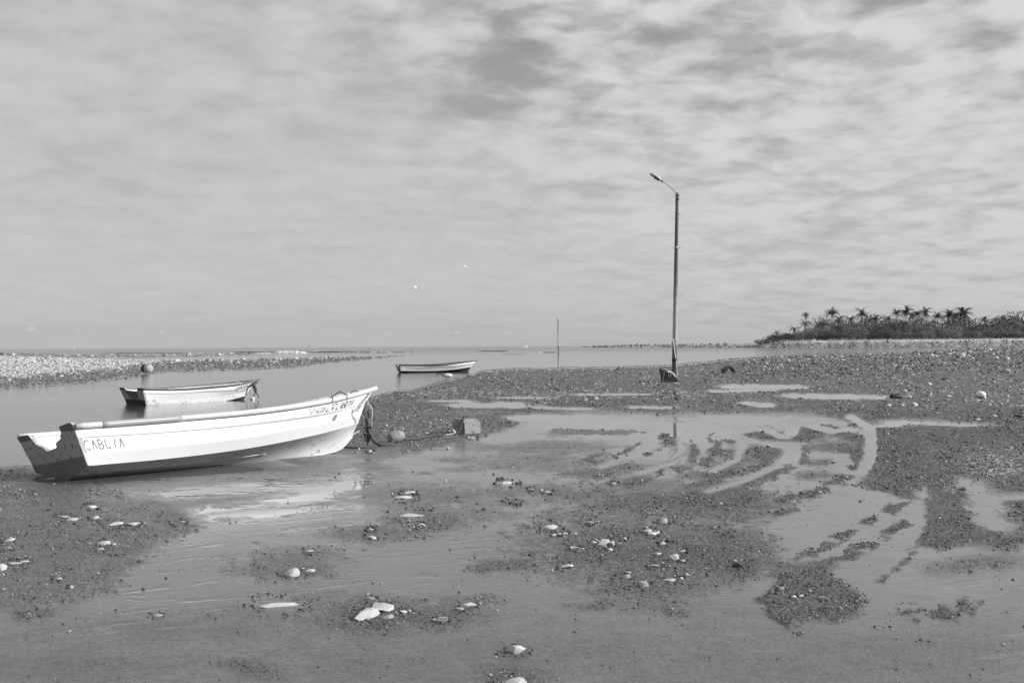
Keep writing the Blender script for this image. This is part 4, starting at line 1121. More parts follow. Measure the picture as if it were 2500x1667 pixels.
v_, f_ = tube([lp(1618.5, 444.5, -.10), lp(1613.5, 441.2, -.10)], 0.036, 10); part('arm_socket', v_, f_, M['metal_dark'], pl, True)
# lamp head: dark gear housing underneath, pale domed bowl over and beyond it
a0 = lp(1614, 440.5, -.10); a1 = lp(1586, 424, -.10); dr = (a1 - a0).normalized(); up_ = Vector((0, 0, 1)); up_ = (up_ - dr * up_.dot(dr)).normalized(); sd = dr.cross(up_)
Lh = (a1 - a0).length
def head(prof, zlo, zhi, seg=10):
    V = []; Fc = []
    for (u, w_, hu_, hl) in prof:
        c = a0 + dr * (u * Lh)
        for k in range(seg):
            a = 2 * math.pi * k / seg
            V.append(c + sd * (w_ * math.cos(a)) + up_ * ((hu_ if math.sin(a) > 0 else hl) * math.sin(a)))
    for i in range(len(prof) - 1):
        for k in range(seg):
            a = i * seg + k; b_ = i * seg + (k + 1) % seg; Fc.append((a, b_, b_ + seg, a + seg))
    Fc.append(tuple(range(seg))[::-1]); Fc.append(tuple((len(prof) - 1) * seg + k for k in range(seg)))
    return V, Fc
v_, f_ = head([(0, .03, .03, .02), (.12, .06, .08, .02), (.35, .11, .12, .015), (.6, .13, .115, .015), (.85, .11, .07, .012), (.97, .06, .05, .01), (1.0, .01, .01, .005)], 0, 0, 14)
part('lamp_housing', v_, f_, M['metal'], pl, True)
v_, f_ = head([(.06, .04, .0, .05), (.12, .07, .0, .08), (.52, .09, .0, .09), (.58, .06, .0, .06)], 0, 0, 12); part('gear_box', v_, f_, M['metal_dark'], pl, True)
m_, q, b = pmat('lamp_bowl_plastic', 0.55, 0.25); b.inputs['Transmission Weight'].default_value = 0.35; M['bowl'] = m_
v_, f_ = head([(.57, .06, .0, .05), (.7, .11, .0, .07), (.88, .09, .0, .05), (.99, .03, .0, .02)], 0, 0, 12); part('lamp_bowl', v_, f_, M['bowl'], pl, True)
v_, f_ = tube(smooth_path([lp(1649, 486, -.11), lp(1647, 494, -.12), lp(1646.4, 502, -.13), lp(1648, 511, -.12), lp(1649.6, 516, -.1)], 5), 0.008, 6); part('cable', v_, f_, M['conduit'], pl, True)
for (x0, y0, x1, y1) in ((1656.5, 479, 1661, 477), (1656, 485, 1659.5, 486), (1657.5, 522, 1661, 526)):
    v_, f_ = tube([lp(x0, y0), lp(x1, y1)], 0.012, 6); part('step_bolt', v_, f_, M['metal_dark'], pl)
v_, f_ = tube(smooth_path([lp(1642, 828.5, -.15), lp(1643.5, 829, -.16), lp(1646, 850, -.16), lp(1649.6, 877, -.16)], 4), 0.021, 8); part('conduit', v_, f_, M['conduit'], pl, True)
v_, f_ = tube(smooth_path([lp(1649.3, 874, -.165), lp(1648.6, 890, -.17), lp(1650.6, 905, -.17), lp(1649, 916, -.2), lp(1648, 922, -.25)], 5), 0.028, 8); part('earth_cable', v_, f_, M['rope_dark'], pl, True)
v_, f_ = tube(smooth_path([lp(1651.4, 880, -.15), lp(1652.2, 900, -.16), lp(1652.8, 922, -.2)], 4), 0.014, 6); part('earth_cable', v_, f_, M['conduit'], pl, True)

# broken footing that leans at its foot
FYd = PYd - 1.5
poly = [(1609.5, 902.5), (1612, 901), (1618, 906), (1623, 904.5), (1629, 909), (1637, 914), (1643, 919), (1652, 926), (1657, 930), (1661.5, 935.5), (1655, 937), (1640, 935.5), (1628, 935), (1613, 934), (1613, 924), (1611.5, 915), (1609.3, 909)]
bm = bmesh.new()
f1 = [bm.verts.new(at(x, y, FYd)) for x, y in poly]; f2 = [bm.verts.new(at(x, y, FYd) + Vector((0.10, 0.62, -0.06 if y < 930 else 0))) for x, y in poly]
for v in f1 + f2: v.co.z = v.co.z + 0.05 if v.co.z > 0.12 else -0.08
bm.faces.new(f1); bm.faces.new(f2[::-1]); k = len(poly)
for i in range(k): bm.faces.new((f1[i], f2[i], f2[(i + 1) % k], f1[(i + 1) % k]))
bmesh.ops.triangulate(bm, faces=[f for f in bm.faces if len(f.verts) > 4]); bmesh.ops.recalc_face_normals(bm, faces=bm.faces)
ft = empty('broken_footing', gnd(1636, 935)); ft.matrix_world = Matrix.Identity(4)
tag(ft, 'dark broken footing with a jagged sloping top leaning at the foot of the lamp post', 'footing')
bm_part('slab', bm, M['footing'], ft)
for (xa, ya, xb, yb) in ((1622, 904, 1618, 932), (1631.5, 910, 1631.5, 922), (1637, 914, 1637.5, 921)):
    v_, f_ = tube([at(xa, ya, FYd - .02), at((xa + xb) / 2 + .6, (ya + yb) / 2, FYd - .03), at(xb, yb, FYd - .02)], 0.010, 6); part('drip_stain', v_, f_, M['stone_grey'], ft)
v_, f_ = tube(smooth_path([at(1626, 907, FYd + .5), at(1634, 909, FYd + .6), at(1643, 914, FYd + .6), at(1647, 921, FYd + .5)], 5), [.05, .05, .06, .06, .07, .07, .08, .08, .08, .08, .08, .08, .07, .07, .06, .05], 10); part('mud_fill', v_, f_, M['stone_grey'], ft, True)

# thin marker pole out in the water
mp_ = gnd(1363.2, 865, WZ); tp_ = at(1361.8, 775.5, mp_.y)
mk = empty('marker_pole', mp_); tag(mk, 'thin bare marker pole standing in the water beyond the gravel spit', 'pole')
d_ = tp_ - mp_; v_, f_ = tube([Vector((0, 0, -.5))] + [d_ * (k / 8) + Vector((0.05 * math.sin(k * 2.1), 0, 0)) for k in range(9)], [.11, .105, .10, .10, .095, .09, .085, .08, .075, .07], 8); part('shaft', v_, f_, M['pole'], mk, True)
for k in (0.42, 0.96): v_, f_ = lathe([(.09, -.10), (.125, -.10), (.125, .10), (.09, .10)], 10); part('band', [Vector(v) + d_ * k for v in v_], f_, M['conduit'], mk, True)

# ------------------------------------------------------------------ smaller things on the flat
# half buried tyre
tc0 = gnd(1779, 911)
tc0.z = 0.07; ty = empty('tyre', tc0, (0, 0, math.radians(14))); tag(ty, 'old black tyre half sunk upright in the gravel right of the lamp post', 'tyre')
V = []; Fc = []; NS, NT_ = 28, 12
for i in range(NS):
    a = 2 * math.pi * i / NS
    for k in range(NT_):
        p_ = 2 * math.pi * k / NT_
        rr_ = 0.34 + 0.085 * (abs(math.cos(p_)) ** 0.7) * (1 if math.cos(p_) > 0 else -1); yy = 0.115 * (abs(math.sin(p_)) ** 0.7) * (1 if math.sin(p_) > 0 else -1)
        V.append((rr_ * math.cos(a), yy, rr_ * math.sin(a) - 0.06))
for i in range(NS):
    for k in range(NT_):
        a = i * NT_ + k; b_ = i * NT_ + (k + 1) % NT_; c = ((i + 1) % NS) * NT_ + (k + 1) % NT_; d_ = ((i + 1) % NS) * NT_ + k
        Fc.append((a, b_, c, d_))
part('carcass', V, Fc, M['rubber'], ty, True)
v_, f_ = lathe([(.225, -.09), (.235, -.095), (.235, .095), (.225, .09)], 24, 'z'); part('bead', [(v[0], v[2], v[1] - .06) for v in v_], f_, M['black_plastic'], ty, True)

# white drum float on the stones to the right
wb = empty('white_float', gnd(2394, 973)); wb.location.z = 0.03; wb.rotation_euler = (0, 0.12, 0.3)
tag(wb, 'rounded white float standing on the pale stones at the right', 'float')
v_, f_ = lathe([(0, -.01), (.09, 0), (.13, .03), (.145, .08), (.142, .13), (.115, .17), (.06, .19), (0, .195)], 20); part('float_body', v_, f_, M['float_white'], wb, True)
v_, f_ = lathe([(.10, -.03), (.125, -.03), (.135, .012), (.10, .012)], 18); part('base_ring', v_, f_, M['black_plastic'], wb, True)
# black tub with a bail handle
tb_p = gnd(2187, 973); tb = empty('black_tub', tb_p, (0, 0, 0.2)); tag(tb, 'black tub on its side with a pale curved handle, beside the puddle at the right', 'tub')
v_, f_ = lathe([(0, -.17), (.07, -.17), (.085, -.12), (.092, .12), (.078, .17), (.07, .15), (.07, -.10), (0, -.10)], 16, 'x'); part('tub_body', [(v[0], v[1], v[2] + 0.06) for v in v_], f_, M['black_plastic'], tb, True)
v_, f_ = tube(smooth_path([(.02, 0, .12), (.03, 0, .19), (.07, 0, .235), (.105, 0, .20), (.115, 0, .12), (.115, -.02, .04)], 5), 0.011, 7); part('handle', v_, f_, M['rope_pale'], tb, True)
# concrete mooring ball with a hole
cb = empty('mooring_ball', gnd(2456, 911)); tag(cb, 'dark round concrete mooring ball with a black hole in its side, at the right edge', 'mooring ball')
v_, f_ = lathe([(.23, -.08), (.245, .02), (.235, .10), (.20, .18), (.14, .235), (.07, .262), (0, .27)], 22); part('ball', v_, f_, M['float'], cb, True)
v_, f_ = lathe([(0, 0), (.035, 0), (.05, .012), (.05, .03)], 12); part('eye_hole', [(v[0] + .05, -.235 + v[2] - .02, v[1] + .07) for v in v_], f_, M['black_plastic'], cb, True)
# round banded boulder on the left bank
rb = empty('round_drum', gnd(360, 909)); tag(rb, 'big rounded drum, half dark and half pale, at the edge of the left bank', 'drum')
v_, f_ = lathe([(0, -.36), (.20, -.355), (.30, -.33), (.335, -.2), (.34, -.06)], 20, 'x'); part('dark_half', [(v[0], v[1], v[2] + .24) for v in v_], f_, M['rubber'], rb, True)
v_, f_ = lathe([(.338, -.06), (.35, 0), (.34, .12), (.30, .24), (.21, .33), (.1, .37), (0, .38)], 20, 'x'); part('pale_half', [(v[0], v[1], v[2] + .24) for v in v_], f_, M['stone_grey'], rb, True)
v_, f_ = lathe([(.345, .10), (.352, .105), (.352, .135), (.336, .14)], 20, 'x'); part('crack_band', [(v[0], v[1], v[2] + .24) for v in v_], f_, M['stone_dark'], rb, True)
rb.rotation_euler = (0, 0, math.radians(-20))
# white jug at the water's edge
jg = empty('white_jug', gnd(1094, 922)); tag(jg, 'small white plastic jug float at the water edge below the grey boat', 'float')
v_, f_ = lathe([(0, -.19), (.08, -.18), (.105, -.10), (.105, .08), (.08, .16), (.045, .19), (.04, .24), (0, .245)], 14, 'x'); part('jug_body', [(v[0], v[1], v[2] + .12) for v in v_], f_, M['float_white'], jg, True)
v_, f_ = tube(smooth_path([(-.19, 0, .1), (-.28, 0, .12), (-.36, .03, .20), (-.5, .04, .22), (-.62, .03, .12)], 4), 0.03, 6); part('rope_tail', v_, f_, M['rope_dark'], jg, True)

# ropes and float hanging off the second boat's bow
hb = empty('bow_rope', at(622, 945, 39.6)); hb.matrix_world = Matrix.Identity(4); tag(hb, 'dark rope bundle hanging off the bow of the floating white boat into the water', 'rope')
yb_ = 39.6
e2 = Vector(h2.world(np.array([BOAT2['L'] + 0.02, 0, BOAT2['zs'][4] - 0.04]))[0])
rope('rope_bundle', [e2, at(618.5, 938, yb_), at(620, 944, yb_), at(623, 951, yb_), at(624, 956, yb_)], 0.045, M['rope_dark'], hb)
rope('rope_bundle', [at(620.5, 937, yb_), at(623.5, 945, yb_), at(625.5, 950, yb_), at(624.5, 955, yb_)], 0.03, M['rope_dark'], hb)
rope('rope_strand', [at(624, 954, yb_), at(622, 961, yb_), at(619.5, 968, yb_), at(619, 972, yb_)], 0.016, M['rope_dark'], hb)
rope('rope_strand', [at(624, 955, yb_), at(627.5, 961, yb_), at(630.5, 966, yb_), at(630.5, 972, yb_)], 0.018, M['rope_dark'], hb)
wf = empty('float_ball', at(617.3, 968, yb_)); wf.location.z = WZ + 0.02; tag(wf, 'little white float ball on the water under the floating boat bow', 'float')
v_, f_ = lathe([(0, -.06), (.05, -.05), (.068, 0), (.06, .04), (.03, .062), (0, .066)], 14); part('ball', v_, f_, M['float_white'], wf, True)
v_, f_ = tube([(-.10, 0, -.01), (-.06, 0, 0), (.07, 0, -.005)], 0.012, 6); part('float_cord', v_, f_, M['rope_dark'], wf)

# ------------------------------------------------------------------ far boats, surf, gulls
fb_p = gnd(1280.5, 848.2, WZ); fb = empty('motor_boat', fb_p, (0, 0, math.radians(4))); sc = fb_p.y / F
tag(fb, 'distant white motor boat with a cabin, dark canopy and mast, left of the marker pole', 'motor boat')
lx = 17 * sc; hz_ = 3.1 * sc
V = [(-lx/2, -.9, 0), (lx*.38, -.9, 0), (lx/2, 0, hz_*1.25), (lx*.38, .9, 0), (-lx/2, .9, 0), (-lx/2, -1.0, hz_*.85), (lx*.35, -1.0, hz_*1.05), (lx*.35, 1.0, hz_*1.05), (-lx/2, 1.0, hz_*.85), (-lx/2, 0, -.3), (lx*.36, 0, -.3)]
part('hull', V, [(0, 1, 6, 5), (1, 2, 6), (2, 3, 7), (3, 4, 8, 7), (5, 6, 7, 8), (6, 2, 7), (0, 5, 8, 4), (0, 9, 10, 1), (3, 10, 9, 4), (1, 10, 2), (2, 10, 3)], M['white_paint'], fb)
v_, f_ = box((lx*.06, 0, hz_*1.5), (lx*.16, 1.4, hz_*1.1)); part('cabin', v_, f_, M['white_paint'], fb)
v_, f_ = box((lx*.24, 0, hz_*1.4), (lx*.09, 1.2, hz_*.9)); part('cabin', v_, f_, M['white_paint'], fb)
v_, f_ = box((-lx*.22, 0, hz_*2.3), (lx*.42, 1.7, hz_*.22), 0); part('canopy', v_, f_, M['metal_dark'], fb)
for dx in (-.4, -.05): v_, f_ = tube([(lx*dx, -.7, hz_*.8), (lx*dx, -.7, hz_*2.25)], .05, 6); part('canopy_post', v_, f_, M['white_paint'], fb)
v_, f_ = tube([(0, 0, hz_*1.8), (lx*.02, 0, hz_*5.0)], .09, 6); part('mast', v_, f_, M['white_paint'], fb)
tb_ = at(178.5, 851.6, 2300.0); tb2 = empty('small_boat', (tb_.x, tb_.y, WZ)); tag(tb2, 'tiny white boat on the sea horizon above the left rubble bank', 'motor boat')
V = [(-3, -.9, 0), (2.4, -.9, 0), (3.4, 0, 1.5), (2.4, .9, 0), (-3, .9, 0), (-3, -1, 1.0), (2.2, -1, 1.3), (2.2, 1, 1.3), (-3, 1, 1.0)]
part('hull', V, [(0, 1, 6, 5), (1, 2, 6), (2, 3, 7), (3, 4, 8, 7), (5, 6, 7, 8), (6, 2, 7), (0, 5, 8, 4)], M['white_paint'], tb2)
v_, f_ = box((0.4, 0, 1.9), (2.0, 1.5, 1.5)); part('cabin', v_, f_, M['white_paint'], tb2)


def surf(pxa, pxb, py, hpx, name='surf'):
    """a low breaking crest: a lumpy ridge of foam"""
    a = gnd(pxa, py, WZ); b_ = gnd(pxb, py, WZ); n = max(8, int((pxb - pxa) / 3)); s_ = a.y / F
    V = []; Fc = []
    for i in range(n + 1):
        t_ = i / n; p = a.lerp(b_, t_); e_ = min(1, 6 * t_, 6 * (1 - t_)) ** 0.6; hh = hpx * s_ * e_ * (0.6 + 0.4 * random.random()); wd = hh * 2.5 + .2
        for k, (dy, dz) in enumerate(((-wd, -.04), (-wd * .55, hh * .55), (-wd * .1, hh), (wd * .3, hh * .7), (wd * .8, -.04))):
            V.append((p.x, p.y + dy + random.uniform(-.2, .2) * hh, WZ + dz * (0.85 + .3 * random.random())))
    for i in range(n):
        for k in range(4):
            q_ = i * 5 + k; Fc.append((q_, q_ + 5, q_ + 6, q_ + 1))
    o = part(name, V, Fc, M['foam'], None, True); tag(o, kind='structure'); return o


surf(668, 750, 862.0, 6.0); surf(764, 790, 859.0, 2.6); surf(622, 664, 862.3, 2.2); surf(1190, 1203, 857.3, 1.6); surf(1311, 1324, 860.5, 1.5); surf(1250, 1263, 864.6, 0.8); surf(1209, 1214, 864.7, 0.8)
for a_, b_ in ((1943, 1950), (2088, 2096), (2147, 2156), (2228, 2240)): surf(a_, b_, 850.8, 0.7)


def wave_face(pxa, pxb, py, hpx):
    """the dark back of a low swell"""
    a = gnd(pxa, py, WZ); b_ = gnd(pxb, py, WZ); s_ = a.y / F; n = 24; V = []; Fc = []
    for i in range(n + 1):
        t_ = i / n; p = a.lerp(b_, t_); e_ = min(1, 5 * t_, 5 * (1 - t_)); hh = hpx * s_ * e_ * (0.85 + .15 * math.sin(i * 1.3))
        for dy, dz in ((-hh * 1.6, -.03), (-hh * .6, hh * .7), (0, hh), (hh * 2, hh * .6), (hh * 5, -.03)): V.append((p.x, p.y + dy, WZ + dz))
    for i in range(n):
        for k in range(4):
            q_ = i * 5 + k; Fc.append((q_, q_ + 5, q_ + 6, q_ + 1))
    tag(part('swell', V, Fc, M['sea'], None, True), kind='structure')


wave_face(560, 680, 860.4, 2.2); wave_face(745, 900, 859.8, 2.4); wave_face(1165, 1245, 857.4, 1.6); wave_face(1322, 1362, 860.6, 1.3); wave_face(250, 470, 862.3, 1.6); wave_face(1225, 1282, 864.7, .7)


def gull(px, py, Y, span, rz, roll, dip, label):
    g0 = empty('gull', at(px, py, Y), (roll, -0.75, rz)); tag(g0, label, 'gull')
    s_ = span
    prof = [(-.30, .006), (-.22, .03), (-.1, .055), (.05, .062), (.16, .045), (.22, .034), (.27, .03), (.30, .012), (.34, .003)]
    v_, f_ = lathe([(r_ * s_, x * s_) for x, r_ in prof], 10, 'x'); part('body', v_, f_, M['gull_white'], g0, True)
    for sg in (-1, 1):
        V = [(.12*s_, .03*s_*sg, .02*s_), (-.10*s_, .03*s_*sg, .02*s_), (.15*s_, .25*s_*sg, .14*s_*dip), (-.08*s_, .25*s_*sg, .12*s_*dip), (-.05*s_, .5*s_*sg, (.14*dip+.06*dip)*s_), (-.10*s_, .5*s_*sg, (.14*dip+.055*dip)*s_)]
        V2 = [(x, y, z - .012*s_) for x, y, z in V]
        Fc = [(0, 1, 3, 2), (2, 3, 5, 4), (6, 8, 9, 7), (8, 10, 11, 9), (0, 2, 8, 6), (2, 4, 10, 8), (1, 7, 9, 3), (3, 9, 11, 5), (4, 5, 11, 10), (0, 6, 7, 1)]
        part('wing', V + V2, Fc, M['gull_white'], g0)


gull(1017.5, 704, 190, 0.95, math.radians(78), 0.25, 2.2, 'white gull with raised wings, the lower one over the channel')
gull(1138.5, 652.5, 230, 0.85, math.radians(70), 0.1, 2.6, 'white gull flying higher up, right of the other gull')

# ------------------------------------------------------------------ stones
def rock_mesh(name, seed, sub=2, cuts=9, mat='stone_pale', flat=1.0):
    rnd = random.Random(seed)
    bm = bmesh.new(); bmesh.ops.create_icosphere(bm, subdivisions=sub, radius=1.0)
    planes = []
    for _ in range(cuts):
        n_ = Vector((rnd.gauss(0, 1), rnd.gauss(0, 1), rnd.gauss(0, 0.8))).normalized(); planes.append((n_, rnd.uniform(0.38, 0.78)))
    planes.append((Vector((rnd.uniform(-.2, .2), rnd.uniform(-.2, .2), 1)).normalized(), rnd.uniform(.5, .75)))
    o = rnd.uniform(0, 99)
    for v in bm.verts:
        for n_, d_ in planes:
            k = v.co.dot(n_)
            if k > d_: v.co -= n_ * (k - d_) * 0.92
        p = v.co
        v.co += p.normalized() * (0.03 * math.sin(p.x * 5 + o) * math.sin(p.y * 6 + o * 2) + 0.03 * math.sin(p.z * 11 + p.x * 9 + o))
        v.co.x += rnd.uniform(-.02, .02); v.co.y += rnd.uniform(-.02, .02); v.co.z += rnd.uniform(-.02, .02)
    mx = [max(abs(v.co[i]) for v in bm.verts) for i in range(3)]
    for v in bm.verts: v.co = Vector((v.co.x / mx[0], v.co.y / mx[1], v.co.z / mx[2]))
    me = bpy.data.meshes.new(name); bm.to_mesh(me); bm.free(); me.materials.append(M[mat])
    return me


ROCKS = {m_: [rock_mesh('stone', i * 7 + k * 101, 2, 9 + i % 4, m_) for i in range(7)] for k, m_ in enumerate(('stone_pale', 'stone_grey', 'stone_dark'))}
LUMP = [rock_mesh('stone_cheap', 900 + i, 1, 7, 'stone_pale') for i in range(5)]


def put_stone(px, py, wpx, hpx, mat, label, group=None, depth=None, rz=None, mesh_=None, sink=0.35, name='stone', tilt=None):
    """py is where the stone meets the ground"""
    p = gnd(px, py); s_ = p.y / F
    z0 = ground_z(p.x, p.y)
    w_ = wpx * s_ / 2; h_ = hpx * s_
    fl = (py - hzn(px)) / F                        # how much of the top surface the low eye sees
    dp = depth if depth is not None else w_ * random.uniform(.6, .9)
    h_ = max(h_ - 2 * dp * fl * 0.75, h_ * 0.35, 0.012)
    me = mesh_ or random.choice(ROCKS[mat])
    o = link(name, me)
    o.scale = (w_, dp, h_ / (2 - 2 * sink) if sink < 1 else h_)
    o.location = (p.x, p.y + dp * 0.85, max(z0, -0.01) + h_ * 0.5 - o.scale.z * sink)
    o.rotation_euler = ((tilt or (random.uniform(-.08, .08), random.uniform(-.08, .08)))[0], (tilt or (0, random.uniform(-.1, .1)))[1], rz if rz is not None else random.uniform(-.35, .35))
    tag(o, label, 'stone', group)
    return o


